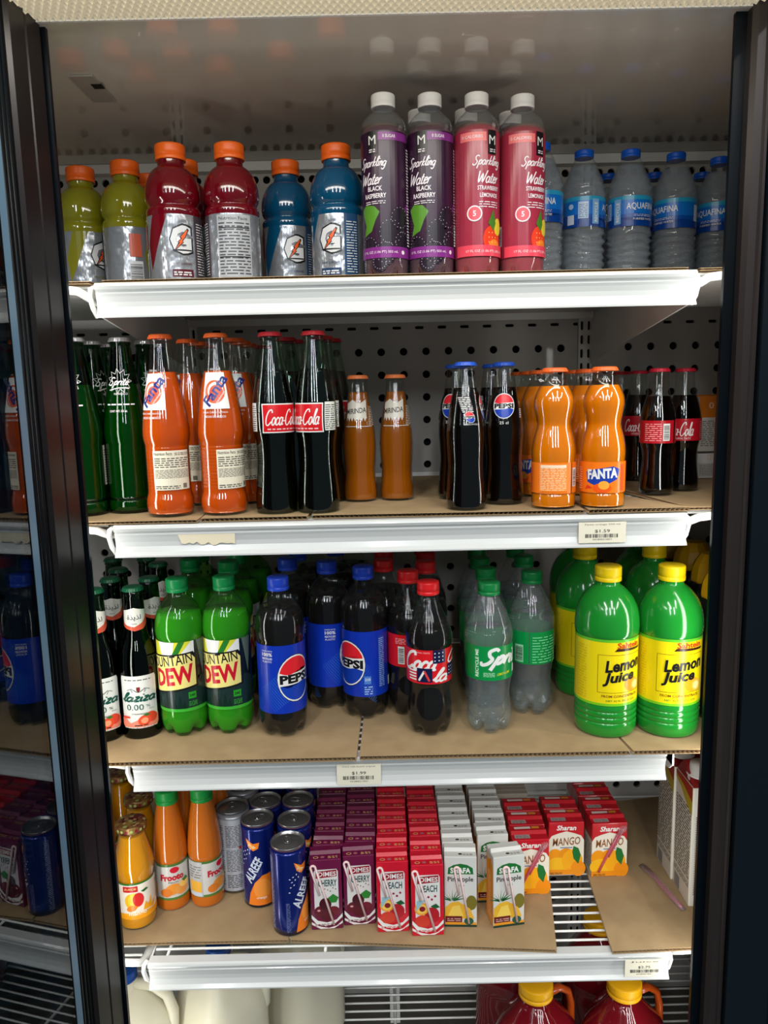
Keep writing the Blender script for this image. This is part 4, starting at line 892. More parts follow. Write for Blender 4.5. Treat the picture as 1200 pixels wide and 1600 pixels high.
# lemon juice
JP = profile([(0, 4), (30, 3), (38, 0), (42.5, 5), (43.5, 14), (43.5, 22), (42.3, 24), (43.5, 26), (43.5, 31), (42.3, 33), (43.5, 35), (43.5, 40), (42.3, 42), (43.5, 44), (43.5, 49), (43, 52), (43, 52), (43, 157), (43, 157), (44.4, 162), (44.6, 176), (42, 194), (36, 210), (26, 224), (18, 231), (16.5, 234), (16, 244)], 2)
yel = ink(232, 210, 16); br = ink(120, 60, 20)
it = [Rr(-134, 53, 134, 157, yel), Rr(-134, 53, 134, 57, ink(120, 196, 30)), Rr(-134, 153, 134, 157, ink(90, 186, 40)), 
      many([Rr(-26, 74, 44, 74.6, BK), Rr(-26, 133, 44, 133.6, BK), Rr(-26, 74, -25.4, 133.6, BK), Rr(43.4, 74, 44, 133.6, BK)], br), Pg([(-4, 139), (40, 139), (44, 142), (0, 143.5)], ink(60, 24, 16)), Tx('Sahtein', 19, 148, 38, 9, ink(196, 50, 22), .03),
      El(24, 86, 12, 11, ink(232, 150, 30)), El(32, 84, 9, 9, ink(244, 176, 70)), El(32, 84, 6, 6, ink(250, 220, 140)),
      Tx('Lemon', 12, 118, 58, 19, BK, .035, .25, 6), Tx('Juice', 4, 97, 48, 21, BK, .035, .3, 6), Tx('FROM CONCENTRATE', 8, 69, 56, 4, br, .01), Tx('NET 32 FL OZ (1 QT)', 8, 61.5, 44, 3.6, ink(60, 120, 40), .01), Fine(-60, 62, -42, 148, ink(210, 180, 20), 20, .3, 5)]
ljm = pbr('green_tinted_juice_bottle', (26, 134, 42), .16, coat=.5, sss=.3)
LEM = [body(JP, ljm), wraplabel(it, 43.3), screw_cap(238, 23, 18.4, pbr('yellow_cap_plastic', (240, 204, 12), .35), 30)]
g = 'green lemon juice bottles'
for lab, p, tn in (('large green lemon juice bottle with yellow label, left one of the front pair', (0.3120, 1.0497, 0.9620), 20),
                   ('large green lemon juice bottle with yellow label, right one by the frame', (0.3997, 1.0454, 0.9620), 14),
                   ('large green lemon juice bottle behind the left of the front pair', (0.3168, 1.1920, 0.9620), 10),
                   ('large green lemon juice bottle behind the right of the front pair', (0.4265, 1.1920, 0.9620), 10),
                   ('large green lemon juice bottle at the back left, cap cut by the rail', (0.3263, 1.2820, 0.9620), 0),
                   ('large green lemon juice bottle at the back right, cap cut by the rail', (0.4341, 1.2820, 0.9620), 0)):
    put(LEM, 'lemon_juice_bottle', lab, 'bottle', p, tn, g, zs=0.915)
# right side bay: dark bottles with yellow caps and labels, a jug with a pale cap
NP = profile([(0, 3), (36, 0), (43, 6), (44, 20), (44, 130), (43, 150), (36, 170), (24, 186), (17, 194), (16, 204)])
it = [Rr(-60, 20, 60, 150, ink(24, 22, 24)), Rr(-50, 34, -38, 92, WH), Bars(-49, 36, -39, 90, BK, 22, False), El(-44, 26, 4, 4, WH), El(-44, 26, 2.6, 2.6, BK), Fine(-52, 96, -36, 146, ink(190, 150, 40), 8, .4, 4)]
ycap = pbr('golden_cap_plastic', (214, 160, 16), .4)
NBT = [body(NP, pbr('black_plastic', (20, 18, 18), .2, coat=.4)), wraplabel(it, 44.3), part('cap', lambda mb: mb.lathe(profile([(30, 176), (30, 176), (33, 180), (31, 200), (24, 214), (18, 222), (18, 222), (0, 222)], 2), ycap, 12, None, False))]
g = 'black bottles with golden caps in the right side bay'
for k, (x, y) in enumerate(((.495, 1.09), (.518, 1.185), (.525, 1.28), (.525, 1.375))):
    put(NBT, 'black_bottle', ('black bottle with golden cap and barcode hard against the right frame', 'black bottle with golden cap, second one beside the lemon juice', 'black bottle with golden cap, third one beside the lemon juice', 'black bottle with golden cap, rearmost beside the lemon juice')[k], 'bottle', (x, y, T3), 24, g, face=False)

# ---------------------------------------------------------------- lowest main shelf
# mango juice in glass, flower print lid
MG = profile([(0, 2), (22, 1), (26.5, 4), (28, 12), (28, 30), (28, 64), (27.6, 84), (29.4, 98), (29.6, 108), (27, 122), (22.6, 140), (19.6, 154), (19, 160), (21, 164), (21, 168)])
fg_ = rfun(MG)
it = [Rr(-50, 24, 50, 84, ink(232, 222, 206)), Rr(-50, 82, 50, 85, ink(40, 110, 40)), Pg([(-50, 22), (50, 22), (50, 38), (24, 32), (10, 30), (-10, 34), (-50, 30)], ink(244, 160, 20)), Rr(-28, 70, -6, 80, ink(190, 24, 34)), Tx('JUICE', -17, 75, 18, 4, ink(240, 200, 120), .02), El(-14, 54, 12, 14, ink(230, 180, 40)), El(-12, 56, 9, 12, ink(240, 200, 50)), El(-6, 56, 8, 12, ink(206, 40, 36)), El(-16, 42, 8, 5, ink(232, 130, 30), 20),
      Pg([(0, 36), (4, 50), (8, 42), (14, 56), (14, 40), (22, 46), (18, 34)], ink(240, 160, 20)), Pg([(-2, 70), (6, 73), (10, 70), (2, 67)], ink(30, 90, 40)), Tx('mango', -8, 31, 26, 7, ink(240, 230, 200), .03), Fine(24, 44, 40, 78, ink(90, 90, 80), 10, .4, 3)]
def lid(mb):
    mb.lathe(profile([(20, 164), (20, 164), (22.8, 165), (22.8, 165), (23, 172), (22, 176), (22, 176), (14, 177.5), (0, 178)], 2), pbr('flower_lid_metal', (96, 26, 34), .3, metal=.3, noise=(90, (150, 120, 60))), 40)
    rnd = random.Random(5)
    for k in range(26):
        a, r = rnd.uniform(0, 6.28), 20 * rnd.random() ** .5
        mb.art([El(r * cos(a), r * sin(a), 3.2, 2, ink(*rnd.choice(((150, 160, 90), (120, 24, 36), (170, 140, 90), (70, 14, 24)))), rnd.uniform(0, 180), 8)], lambda x, y, e: (x, y, 177.9 + e - .0016 * (x * x + y * y)), 3)
    for k in range(20):
        a = 2 * pi * k / 20; mb.art([El(0, 170.5, 2.4, 2.6, ink(*((168, 180, 100), (130, 30, 40))[k % 3 == 0]), 0, 8)], (lambda a: lambda x, y, e: ((23 + e) * sin(a + x / 23), -(23 + e) * cos(a + x / 23), y))(a), 2)
MANGO = glassbottle(MG, pbr('mango_juice', (232, 150, 10), .12, coat=.6, sss=.3), 156, glass, [wraplabel(it, 28.2)], part('lid', lid), dr=1.)
g = 'mango juice bottles with flower print lids'
for lab, p, tn in (('glass mango juice bottle with flower print lid, front one by the left frame', (-0.3909, 1.0706, 0.6540), 16),
                   ('glass mango juice bottle with flower print lid, second one in the row', (-0.4035, 1.1450, 0.6540), 40),
                   ('glass mango juice bottle with flower print lid, third one in the row, under the rail', (-0.4615, 1.2250, 0.6540), 80),
                   ('glass mango juice bottle with flower print lid, rearmost by the left frame', (-0.4763, 1.1600, 0.6540), 80)):
    put(MANGO, 'mango_juice_bottle', lab, 'bottle', p, tn, g, zs=0.93)
# nectar in plastic
HP = profile([(0, 2), (20, 1), (25, 3), (26, 9), (25.6, 20), (25.6, 20), (25.6, 80), (25.6, 80), (26.6, 85), (26.4, 96), (25.2, 112), (22.6, 134), (19, 156), (16.4, 170), (16, 176)])
it = [Rr(-80, 21, 80, 79, ink(200, 196, 190)), Rr(-80, 76, 80, 80, ink(70, 110, 50)), Rr(-80, 20, 80, 24, ink(80, 120, 50)), Rr(-46, 21, -20, 79, ink(176, 176, 176)), Fine(-44, 52, -22, 74, ink(110, 110, 110), 5, .4, 3), Rr(-44, 26, -22, 46, ink(226, 170, 60)), Rr(-44, 21, -22, 28, ink(190, 200, 215)), 
      El(10, 70, 7, 5, ink(196, 24, 44)), Tx('Frooto', 6, 58, 36, 11, ink(186, 20, 40), .05), Tx('Nectar', 8, 50, 16, 3, ink(60, 80, 40)), El(6, 38, 12, 9, ink(222, 140, 50), 20), El(20, 36, 11, 9, ink(226, 150, 70)), El(-4, 33, 9, 7, ink(214, 120, 40)), El(24, 44, 8, 6, ink(236, 190, 100)), Pg([(20, 50), (28, 54), (32, 48), (24, 46)], ink(60, 110, 50)), Fine(34, 30, 50, 74, ink(120, 120, 116), 12, .4, 5)]
FRO = [body(HP, pbr('orange_nectar', (190, 100, 22), .14, coat=.6, sss=.25)), wraplabel(it, 25.9), screw_cap(172, 21, 17.2, pbr('leaf_green_cap', (16, 140, 56), .4))]
g = 'orange nectar bottles with green caps'
for lab, p, tn in (('orange nectar bottle with green cap, left one of the front pair', (-0.3475, 1.1119, 0.6540), -14),
                   ('orange nectar bottle with green cap, right one of the front pair', (-0.2947, 1.1177, 0.6540), 30),
                   ('orange nectar bottle in the second row behind the left of the pair', (-0.3395, 1.1650, 0.6540), 30),
                   ('orange nectar bottle in the second row behind the right of the pair', (-0.2923, 1.1900, 0.6540), 30)):
    put(FRO, 'nectar_bottle', lab, 'bottle', p, tn, g)
# slim cans
def can(items, rim, base):
    P = profile([(0, 4), (20, 4), (22, 0), (22, 0), (24, 1), (26, 6), (26.4, 12), (26.4, 128), (26, 132), (24.4, 137), (24.4, 137)], 2)
    alu = pbr('can_aluminium', (150, 150, 152), .28, metal=.85)
    def lidf(mb):
        mb.lathe([(24.4, 136.2), (25.4, 137.5), (25.6, 139.4), (25.0, 140.2), (24.2, 139.6), (23.6, 135.2), (22.4, 135), (21, 136.4), (0, 136.4)], alu, 40)
    def tab(mb):
        mb.tube([(x, y, 138) for x, y in [(7 * sin(a * pi / 8) * .8, 4 - 9.5 * cos(a * pi / 8)) for a in range(17)]], 1.2, alu, 6, cap=False, flat=.5)
        mb.box(-5, -1, 137, 5, 2, 137.9, alu); mb.lathe([(2, 136.4), (2, 138.6), (0, 138.8)], alu, 12)
    return [part('can_body', lambda mb: (mb.lathe(P, base, 36), mb.lathe([(25.2, 134.2), (24.6, 137.6)], rim, 36))), part('print', lambda mb: mb.art(items, around(26.4), 3.5)), part('lid', lidf, part('pull_tab', tab))]
navy, orr = ink(18, 34, 110), ink(238, 126, 34)
navm = pbr('navy_can_coat', (16, 34, 116), .22, metal=.45, coat=.4); salmon = pbr('salmon_can_rim', (196, 120, 90), .3, metal=.4)
it = [Pg([(2, 6), (40, 6), (40, 58), (26, 56), (14, 44), (6, 26)], orr), El(26, 34, 14, 17, ink(244, 150, 60)), Pg([(2, 118), (6, 104), (14, 98), (22, 102), (24, 112), (14, 110)], orr), Pg([(4, 116), (8, 106), (14, 101), (20, 104), (12, 108)], ink(250, 190, 110)), many([El(-6 + (k * 7) % 26, 72 + (k * 11) % 36, 1.5, .8, WH, (k * 47) % 180, 6) for k in range(16)], ink(214, 214, 224)),
      Tx('ALREEF', 13, 66, 46, 15, ink(206, 214, 226), .03, .15, 62), Fine(-40, 8, -32, 126, ink(150, 160, 200), 40, .4, 7), Tx('orange', 24, 18, 16, 4, WH, .01), Fine(-12, 8, -6, 56, ink(110, 120, 170), 24, .4, 7),
      Rr(52, 12, 66, 40, ink(200, 200, 206)), Bars(53, 14, 65, 38, BK, 12, False), El(58, 96, 9, 20, ink(190, 100, 60)), Fine(52, 82, 64, 110, ink(40, 40, 80), 12, .5, 5), Pg([(40, 6), (84, 6), (84, 40), (40, 40)], orr)]
itb = [Rr(-83, 6, 83, 128, ink(168, 170, 176)), Fine(-40, 16, -18, 120, ink(50, 52, 60), 30, .4, 3), Fine(-14, 82, 16, 120, ink(50, 52, 60), 14, .4, 5), Fine(-14, 40, 16, 78, ink(60, 60, 66), 14, .4, 8), El(12, 80, 6, 3, ink(170, 40, 40)), Rr(18, 12, 26, 36, ink(220, 220, 222)), Bars(19, 13, 25, 35, BK, 12, False), Fine(-14, 12, 12, 36, ink(60, 60, 66), 8, .4, 8), Rr(30, 6, 34, 128, ink(130, 132, 140))]
CAN = can(it, salmon, navm); CANB = can(itb, pbr('steel_rim', (140, 140, 142), .3, metal=.8), pbr('grey_can_coat', (160, 162, 168), .3, metal=.5))
g = 'slim drink cans'
for lab, sp_, p, tn in (('slim navy and orange can, foremost of the cans, beside the cherry drink boxes', CAN, (-0.1538, 1.0504, 0.6540), 12),
                   ('slim navy can with orange fruits, second from the front, right of the grey can', CAN, (-0.2093, 1.1152, 0.6540), -50),
                   ('slim grey can turned to its ingredient list, beside the nectar bottles', CANB, (-0.2551, 1.1515, 0.6540), 0),
                   ('slim can directly behind the foremost can', CAN, (-0.1508, 1.1100, 0.6540), 20),
                   ('slim can behind the second navy can, under the rail', CAN, (-0.2040, 1.1670, 0.6540), 40),
                   ('slim can third in the column behind the foremost can', CAN, (-0.1511, 1.1680, 0.6540), 70),
                   ('slim can fourth in the column behind the foremost can', CAN, (-0.1520, 1.2240, 0.6540), 10),
                   ('slim can at the back left, behind the grey can', CANB, (-0.2518, 1.2230, 0.6540), 60),
                   ('slim can at the back, middle column, top cut by the rail', CAN, (-0.2060, 1.2470, 0.6540), 80)):
    put(sp_, 'slim_can', lab, 'can', p, tn, g)
# drink boxes
strawm = pbr('pink_striped_straw', (252, 214, 214), .4); film = shell('straw_film', (250, 246, 248), 1.45, .1, haze=.12)
def straw(u0, v0, u1, v1, y=-2.6, gap=7.):
    """bent straw: long leg from the bend down to (u1,v1), short leg beside it"""
    dx, dy = u1 - u0, v1 - v0; L = math.hypot(dx, dy); dx, dy = dx / L, dy / L; nx, ny = dy, -dx   # to the left of the long leg
    arc = [(u0 + nx * gap / 2 * (1 - cos(a)) - dx * 3.5 * sin(a), v0 + ny * gap / 2 * (1 - cos(a)) - dy * 3.5 * sin(a)) for a in (pi * k / 8 for k in range(9))]
    q = [(u1, v1)] + arc + [(arc[-1][0] + dx * L * .46, arc[-1][1] + dy * L * .46)]
    def f(mb):
        mb.tube([(a, y, b) for a, b in q], 1.7, strawm, 8)
        for (a, b), (c, d) in ((q[0], q[1]), (q[-1], q[-2])): mb.tube([(a, y - 1.5, b), (c, y - 1.5, d)], .45, WH, 6)
    return part('straw', f)
def drinkbox(w, d, h, base, fr, sides, topitems, st=None, fin=True):
    def f(mb):
        mb.bevbox(-w / 2, 0, 0, w / 2, d, h, base, 1.3); mb.art(fr, front(0), 999); mb.art(sides, lambda a, v, e: (w / 2 + e, a, v), 999); mb.art(sides, lambda a, v, e: (-w / 2 - e, d - a, v), 999)
    def t(mb):
        mb.prism([(d * .36, h - .2), (d * .66, h - .2), (d * .52, h + 4.2), (d * .47, h + 4.2)], -w / 2 + .8, w / 2 - .8, base)
        mb.art(topitems, top(h), 999)
    r = [part('box', f), part('top_seam', t)]
    if st: r.append(straw(*st))
    return r
def gloss_card(name, c): return pbr(name, c, .3, coat=.35)
def dimes(name, bg, word, fruit):
    B_ = gloss_card(name, bg); w, h = 47, 114; I = ink(*bg)
    fr = [Pg([(-16, 98), (16, 98), (18, 94), (18, 30), (-18, 30), (-18, 94)], ink(222, 220, 216)), Pg([(-15, 95), (16, 97), (16, 86), (-15, 84)], ink(150, 20, 40)), Tx('DIMES', 2, 90.5, 26, 7.5, WH, .02), Tx(word, 2, 76, 28 if len(word) > 5 else 24, 11, ink(20, 70, 70), .02)] + fruit + \
         [Pg([(-23, 26), (-14, 16), (0, 12), (14, 16), (23, 26), (23, 20), (12, 10), (-2, 6), (-16, 10), (-23, 20)], WH), Pg([(-23, 14), (-10, 6), (2, 3), (14, 6), (23, 14), (23, 10), (10, 2), (-10, 2), (-23, 10)], ink(236, 226, 224)), Fine(-18, 7, 18, 11, I, 2, .5, 3)]
    sides = [Fine(4, 10, 12, 70, ink(226, 190, 196), 22, .5, 5), Fine(14, 10, 30, 70, ink(200, 150, 160), 22, .4, 6)]
    tp = [El(-14, 6, 4, 3, ink(200, 160, 110)), El(-14, 6, 2.6, 1.8, I), El(-4, 6, 3, 2.4, ink(170, 100, 110)), Fine(4, 3, 18, 9, ink(220, 180, 120), 2, .5, 4)]
    s = (-15, 104, 10, 9)
    return drinkbox(w, 36, h, B_, fr, sides, tp, s)
cher = [El(-10, 30, 9, 9, ink(96, 16, 34)), El(10, 30, 9, 8, ink(110, 20, 40)), El(-2, 42, 9, 10, ink(70, 12, 28)), El(-12, 32, 2.4, 1.6, ink(220, 160, 160)), El(0, 24, 10, 9, ink(84, 14, 30)), Pg([(2, 52), (10, 58), (18, 52), (14, 44), (6, 44)], ink(50, 130, 50)), many([El(-6 + k * 4, 62 + (k * 5) % 7, 1, 1, BK, n=5) for k in range(6)], ink(60, 20, 30))]
peach = [El(6, 34, 11, 12, ink(176, 30, 40)), El(-8, 24, 11, 10, ink(210, 60, 40)), El(-9, 44, 10.5, 10, ink(238, 160, 50)), El(-9, 44, 8, 7.6, ink(244, 200, 90)), El(-8, 44, 4.4, 4.2, ink(130, 30, 40)), Pg([(4, 48), (12, 52), (18, 46), (10, 44)], ink(30, 90, 50)), many([El(-4 + k * 5, 58 + (k * 5) % 9, 1.8, 1.8, BK, n=8) for k in range(4)], ink(150, 30, 50)), Pg([(-18, 40), (-4, 58), (-16, 58)], ink(150, 190, 200))]
CHE = dimes('plum_carton', (106, 18, 62), 'CHERRY', cher); PEA = dimes('scarlet_carton', (206, 20, 44), 'PEACH', peach)
bgw = gloss_card('white_carton', (212, 212, 206)); leafg = ink(30, 110, 50)
fr = [Pg([(-18, 96), (-10, 101), (0, 103), (10, 101), (18, 96), (19, 86), (-19, 86)], leafg), Tx('SHAFA', 0, 92, 30, 9, WH, .04), Tx('Pineapple', 0, 77, 38, 10, ink(60, 50, 50), .02), Tx('NECTAR', 0, 68, 12, 2.4, ink(110, 100, 90)),
      many([Pg([(-12 + 2 * cos(radians(a)), 42), (-12 + 20 * cos(radians(a)), 44 + 18 * sin(radians(a))), (-12 + 4 * cos(radians(a + 18)), 46)], BK) for a in range(10, 180, 20)], ink(36, 96, 50)), El(16, 40, 8, 12, ink(120, 110, 40)),
      Pg([(-24, 14), (-23, 32), (-14, 40), (-4, 42), (6, 36), (14, 30), (20, 14)], ink(226, 176, 50)), Pg([(-20, 16), (-12, 34), (-2, 36), (4, 18)], ink(238, 204, 90)), Rr(-23, 8, 2, 18, ink(104, 24, 30)), Rr(-23, 4, 23, 8, ink(226, 150, 40)), Rr(-24, 0.5, 24, 4, ink(30, 60, 50)), El(12, 10, 7, 6, ink(40, 90, 70)), Fine(-20, 10, 0, 16, ink(200, 160, 150), 2, .5, 2)]
sides = [Pg([(2, 1), (34, 1), (34, 94), (24, 106), (18, 70), (10, 96), (2, 104)], ink(240, 160, 30)), Fine(10, 10, 26, 84, ink(250, 226, 180), 22, .4, 6)]
tp = [El(0, 7, 3, 2, BK), Fine(4, 4, 18, 9, ink(120, 116, 110), 2, .5, 4)]
PIN = drinkbox(48, 36, 114, bgw, fr, sides, tp, (-2, 96, 12, 8)); PINL = drinkbox(48, 36, 114, bgw, fr, [Pg([(2, 1), (34, 1), (34, 60), (2, 40)], ink(60, 110, 60)), Fine(4, 8, 32, 100, ink(70, 90, 70), 16, .5, 6)], tp, None)
red_c = gloss_card('red_carton', (190, 16, 34))
fr = [Pg([(-29, 62), (-24, 70), (-14, 74), (0, 78), (14, 74), (24, 70), (29, 62), (29, 1), (-29, 1)], ink(228, 222, 206)), Tx('Sharan', 0, 84, 32, 9, WH, .03, .2), Tx('MANGO', 0, 60, 46, 14, ink(140, 84, 40), .015, .2, 4), Rr(-10, 48, 10, 50, ink(120, 130, 160)),
      El(-18, 34, 12, 13, ink(236, 150, 20)), El(0, 36, 13, 12, ink(230, 144, 22)), El(-14, 18, 18, 14, ink(240, 180, 30)), El(10, 26, 17, 20, ink(240, 166, 24)), El(20, 12, 12, 14, ink(236, 140, 20)), Rr(-29, 1, 29, 10, ink(230, 140, 20)), Pg([(12, 52), (20, 48), (24, 36), (20, 20), (12, 30), (10, 42)], ink(30, 110, 50)), Fine(-26, 2, -6, 6, ink(60, 50, 40), 2, .5, 2)]
tp = [Rr(-24, 4, 0, 14, ink(170, 160, 156)), Fine(-22, 5, -2, 13, ink(110, 90, 90), 3, .5, 4), Rr(-20, 30, 6, 36, ink(226, 210, 200)), Rr(8, 30, 20, 36, ink(220, 140, 50))]
SHR = drinkbox(58, 40, 94, red_c, fr, [Rr(1, 1, 39, 64, ink(220, 214, 200)), Fine(4, 8, 36, 58, ink(110, 100, 90), 12, .45, 6)], tp)
clearstraw = shell('clear_pink_straw', (240, 150, 170), 1.5, .05, haze=.3)
def s2(mb):
    mb.tube([(-18, -2.6, 10), (16, -2.6, 82)], 2.2, clearstraw, 8); mb.tube([(-2, -2.6, 36), (22, -2.6, 84)], 1.6, clearstraw, 8)
    mb.tube([(14, -3, 76), (20, -4, 86), (26, -2, 88)], [2, 6, 3], film, 8)
SHRS = SHR + [part('straw', s2)]
def column(spec, backspec, name, kind, first, n, pitch, turn, where, group, drift=0.):
    for k in range(n):
        lab = ('%s, foremost one of %s' % (kind, where)) if k == 0 else ('%s, %s behind the foremost of %s' % (kind, ('first', 'second', 'third', 'fourth', 'fifth', 'sixth', 'seventh', 'eighth')[k - 1], where))
        rn = random.Random(k * 7 + n)
        put(spec if k == 0 else backspec, name, lab, 'drink box', (first[0] + drift * k + (rn.uniform(-.001, .001) if k else 0), first[1] + pitch * k, first[2]), (turn if k == 0 else rn.uniform(-1.5, 1.5)), group, face=False)
p1 = (-0.0982, 1.0394, 0.6540); p2 = (-0.0495, 1.0476, 0.6540); p3 = (0.0004, 1.0308, 0.6540); p4 = (0.0512, 1.0210, 0.6540); p5 = (0.1011, 1.0386, 0.6540); p6 = (0.1727, 1.0376, 0.6540); p7 = (0.1568, 1.0935, 0.6540)
column(CHE, CHE, 'cherry_drink_box', 'plum purple cherry drink box', p1, 8, .0375, 4, 'the left cherry column', 'cherry drink boxes')
column(CHE, CHE, 'cherry_drink_box', 'plum purple cherry drink box', p2, 8, .0375, 4, 'the right cherry column', 'cherry drink boxes')
column(PEA, PEA, 'peach_drink_box', 'red peach drink box', p3, 9, .0372, 2, 'the left peach column', 'peach drink boxes')
column(PEA, PEA, 'peach_drink_box', 'red peach drink box', p4, 9, .0372, 2, 'the right peach column', 'peach drink boxes')
column(PIN, PIN, 'pineapple_drink_box', 'white pineapple drink box', p5, 9, .0372, -3, 'the left pineapple column', 'pineapple drink boxes')
column(PIN, PIN, 'pineapple_drink_box', 'white pineapple drink box', (p7[0], p7[1], p7[2]), 8, .0372, 3, 'the right pineapple column', 'pineapple drink boxes')
put(PIN, 'pineapple_drink_box', 'white pineapple drink box standing alone in front, its left side visible', 'drink box', p6, 9, 'pineapple drink boxes', face=False)
q1 = (0.2191, 1.1099, 0.6540); q2 = (0.2860, 1.1564, 0.6540); q3 = (0.3550, 1.1506, 0.6540)
column(SHRS, SHR, 'mango_drink_box', 'red topped mango drink box', q1, 3, .042, 2, 'the left mango column', 'mango drink boxes', .001)
column(SHR, SHR, 'mango_drink_box', 'red topped mango drink box', q2, 2, .042, 0, 'the middle mango column', 'mango drink boxes')
column(SHRS, SHR, 'mango_drink_box', 'red topped mango drink box', q3, 4, .043, 2, 'the right mango column', 'mango drink boxes')
SLV = [part('box', lambda mb: [mb.bevbox(-32, k * 13, 0, 32, k * 13 + 12.4, 96, pbr('grey_card', (170, 160, 146), .6), .8) for k in range(6)])]
put(SLV, 'carton_sleeve', 'pale grey ribbed carton pack at the back between pineapple and mango boxes', 'carton', (q1[0] - .012, q1[1] + .135, T4), 0, face=False)
# one litre cartons at the right
def litre(mb):
    s = ink(226, 222, 208)
    mb.bevbox(-38, 0, 0, 38, 64, 196, s, 2)
    mb.art([Rr(-36, 2, 36, 190, ink(230, 226, 214)), Fine(-32, 20, 32, 150, ink(110, 106, 96), 44, .5, 3)], front(0), 999)
    sd = [Fine(3, 44, 61, 160, ink(70, 66, 60), 24, .5, 5), Fine(3, 30, 61, 40, ink(96, 92, 84), 3, .5, 5), Rr(6, 2, 30, 26, WH), Bars(7, 3, 29, 25, BK, 14), Pg([(0, 196), (64, 196), (64, 150), (40, 162), (20, 176), (0, 182)], ink(186, 166, 40)), Pg([(0, 196), (64, 196), (64, 172), (30, 184), (0, 188)], ink(170, 50, 30))]
    mb.art(sd, lambda a, v, e: (-38 - e, 64 - a, v), 999); mb.art(sd, lambda a, v, e: (38 + e, a, v), 999)
def gable(mb):
    rd = pbr('crimson_carton_top', (140, 26, 26), .35, coat=.3)
    mb.prism([(0, 196), (64, 196), (50, 214), (46, 216), (40, 222), (38, 222), (8, 200)], -37, 37, rd)
    mb.art([El(0, 8, 5, 5, WH)], lambda a, v, e: (-37 - e, 20 + a, 197 + v * .7), 999)
def lcap(mb):
    mb.lathe(profile([(20, 206), (20, 206), (20, 208), (16, 209), (16, 209), (15.5, 224), (15.5, 224), (0, 224)], 2), wcap, 32, cx=-18, cy=24)
LIT = [part('carton_body', litre), part('gable_top', gable), part('cap', lcap)]
for k, y in enumerate((1.0715, 1.1375)):
    put(LIT, 'juice_carton', ('tall white and red juice carton with white cap, nearest the right frame', 'tall white and red juice carton with white cap, second behind the frame', 'tall white and red juice carton, third in the row at the right')[k], 'carton', ((.492, .489, .483)[k], y, T4), 0, 'tall juice cartons', face=False)
st_ = bpy.data.objects.new('wrapped_straw', None); COL.objects.link(st_); a_ = (0.4210, 1.1692); b_ = (0.4424, 1.0647)
st_.location = (a_[0], a_[1], T4); props(st_, 'loose pink straw in clear wrapping lying beside the tall cartons', 'straw')
dxx, dyy = b_[0] - a_[0], b_[1] - a_[1]
w = MB(1); w.tube([(0, 0, .0035), (dxx * .5, dyy * .5 - .002, .0035), (dxx, dyy, .0035)], .0028, clearstraw, 8); link('straw_tube', w.mesh('straw_tube'), st_)
w = MB(1); w.tube([(-.004, .004, .003), (dxx * .3, dyy * .3, .004), (dxx * .7, dyy * .7 - .002, .004), (dxx * 1.03, dyy * 1.03, .003)], [.006, .0055, .0055, .005], film, 8, flat=.5); link('wrapper', w.mesh('wrapper'), st_)

# ---------------------------------------------------------------- bottom of the cooler
r = bpy.data.objects.new('floor_rack', None); COL.objects.link(r); r.location = (0, 1.2, .29); props(r, 'white wire rack at the bottom of the cooler under the milk jugs', 'rack')
w = MB(1); y = -.24
while y < .24: w.tube([(-.9, y, 0), (.9, y, 0)], .002, enamel, 6); y += .0193
for x in (-.6, -.3, 0, .3, .6): w.tube([(x, -.24, -.004), (x, .24, -.004)], .003, enamel, 6)
link('rack_wires', w.mesh('rack_wires'), r)
for x in (-.8, 0, .8):
    for y in (-.2, .2): w = MB(1); w.box(x - .01, y - .01, -.12, x + .01, y + .01, -.004, enamel); link('rack_foot', w.mesh('rack_foot'), r)
def sq(n=4., k=.87):
    def mod(rr, z, t):
        c, s = abs(cos(t + pi / 4)), abs(sin(t + pi / 4)); return (rr * k / (c ** n + s ** n) ** (1 / n) if rr > 22 else rr, z)
    return mod
JUG = profile([(0, 2), (60, 0), (72, 6), (74, 20), (74, 130), (74, 150), (70, 172), (58, 196), (40, 218), (24, 230), (19, 234), (19, 250)])
milkm = pbr('milk_jug_plastic', (226, 220, 196), .35, sss=.4)
def handle(mat, r=9, x0=30): return part('handle', lambda mb: mb.tube([(0, x0 - 12, 236), (0, x0 + 14, 232), (0, x0 + 34, 214), (0, x0 + 42, 186), (0, x0 + 42, 150), (0, x0 + 32, 128)], r, mat, 10))
MILK = [part('jug_body', lambda mb: mb.lathe(JUG, milkm, 40, sq())), part('handle', lambda mb: mb.tube([(14, 0, 236), (44, 0, 232), (66, 0, 214), (74, 0, 186), (72, 0, 150), (60, 0, 128)], 9, milkm, 10)), screw_cap(246, 16, 20, pbr('milk_cap_blue', (20, 70, 150), .4)),
        part('label', lambda mb: mb.art([Rr(-36, 40, 36, 110, ink(226, 222, 210)), Tx('MILK', 0, 80, 40, 16, ink(20, 60, 140), .03)], front(-70), 999))]
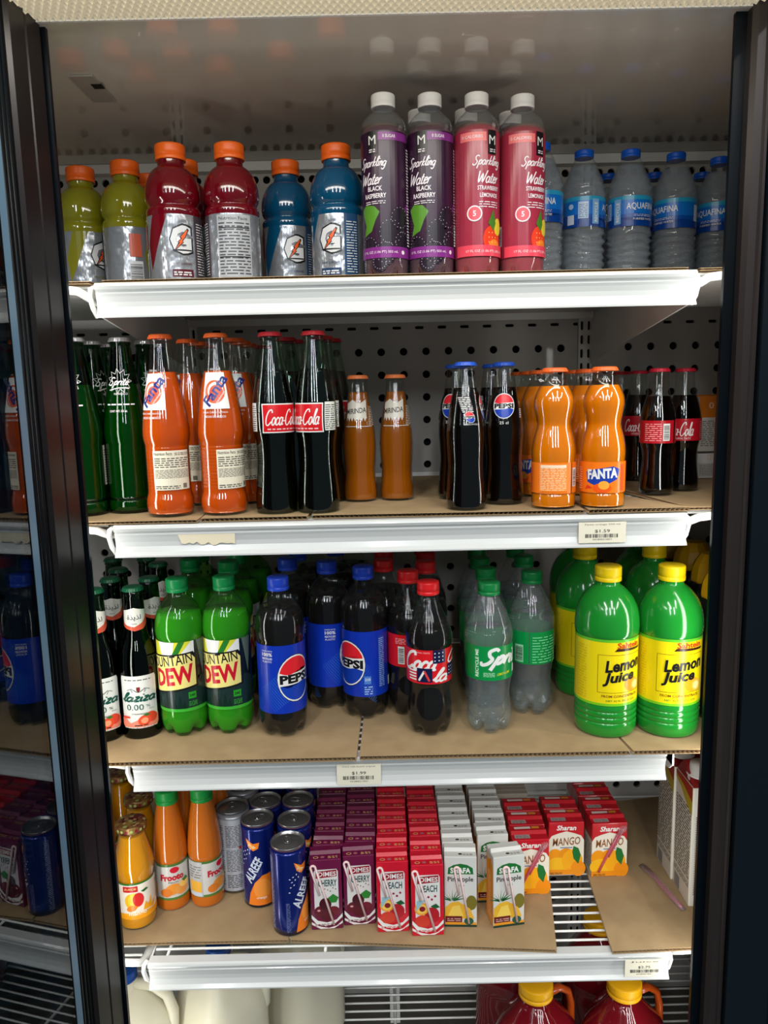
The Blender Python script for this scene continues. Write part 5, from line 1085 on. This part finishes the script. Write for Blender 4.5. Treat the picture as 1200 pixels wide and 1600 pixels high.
MILK.pop()
g = 'milk jugs at the bottom of the cooler'
for lab, p, tn in (('cream coloured milk jug, second from the left under the lowest shelf', (-0.2894, 1.14, .293), 4), ('cream coloured milk jug, third from the left, set further back', (-0.1692, 1.26, .293), 0), ('cream coloured milk jug at the far left with blue print showing above', (-0.4280, 1.09, .293), 0)):
    put(MILK, 'milk_jug', lab, 'jug', p, tn, g, face=False)
RJ = profile([(0, 2), (55, 0), (66, 6), (68, 24), (66, 60), (66, 130), (69, 150), (68, 172), (58, 196), (42, 220), (29, 240), (23, 248), (22, 258)]); RJ = [(r_, z_ * .8) for r_, z_ in RJ]
ja = pbr('dark_red_juice', (104, 12, 22), .1, coat=.6, sss=.1); gold = pbr('golden_yellow_cap', (240, 176, 16), .38)
RED_J = [part('jug_body', lambda mb: mb.lathe(RJ, ja, 40, sq(3.2, .9))), part('handle', lambda mb: mb.tube([(22, 4, 198), (44, 8, 200), (60, 8, 190), (66, 8, 168), (66, 6, 138), (58, 4, 120)], 8, pbr('amber_handle', (176, 70, 16), .3, coat=.4), 10, flat=.7)), screw_cap(205, 22, 27, gold, 40),
         part('label', lambda mb: mb.art([Rr(-40, 50, 40, 100, ink(150, 20, 30))], around(68), 5))]
g = 'dark red juice jugs with golden caps'
for lab, p, tn in (('dark red juice jug with golden cap, left one of the front pair', (0.2237, 1.085, .293), 14), ('dark red juice jug with golden cap, right one of the front pair', (0.3640, 1.085, .293), 10),
                   ('dark red juice jug behind the left of the front pair', (.212, 1.235, .293), 14), ('dark red juice jug behind the right, seen through the bare shelf wires', (.366, 1.235, .293), 10)):
    put(RED_J, 'red_juice_jug', lab, 'jug', p, tn, g, face=False)
AMB = [part('jug_body', lambda mb: mb.lathe(RJ, pbr('amber_juice', (190, 86, 18), .12, coat=.6, sss=.2), 40, sq(3.2, .9))), screw_cap(205, 22, 27, gold, 40)]
put(AMB, 'amber_juice_jug', 'amber juice jug at the bottom right beside the black frame', 'jug', (.56, 1.09, .293), 0, face=False)
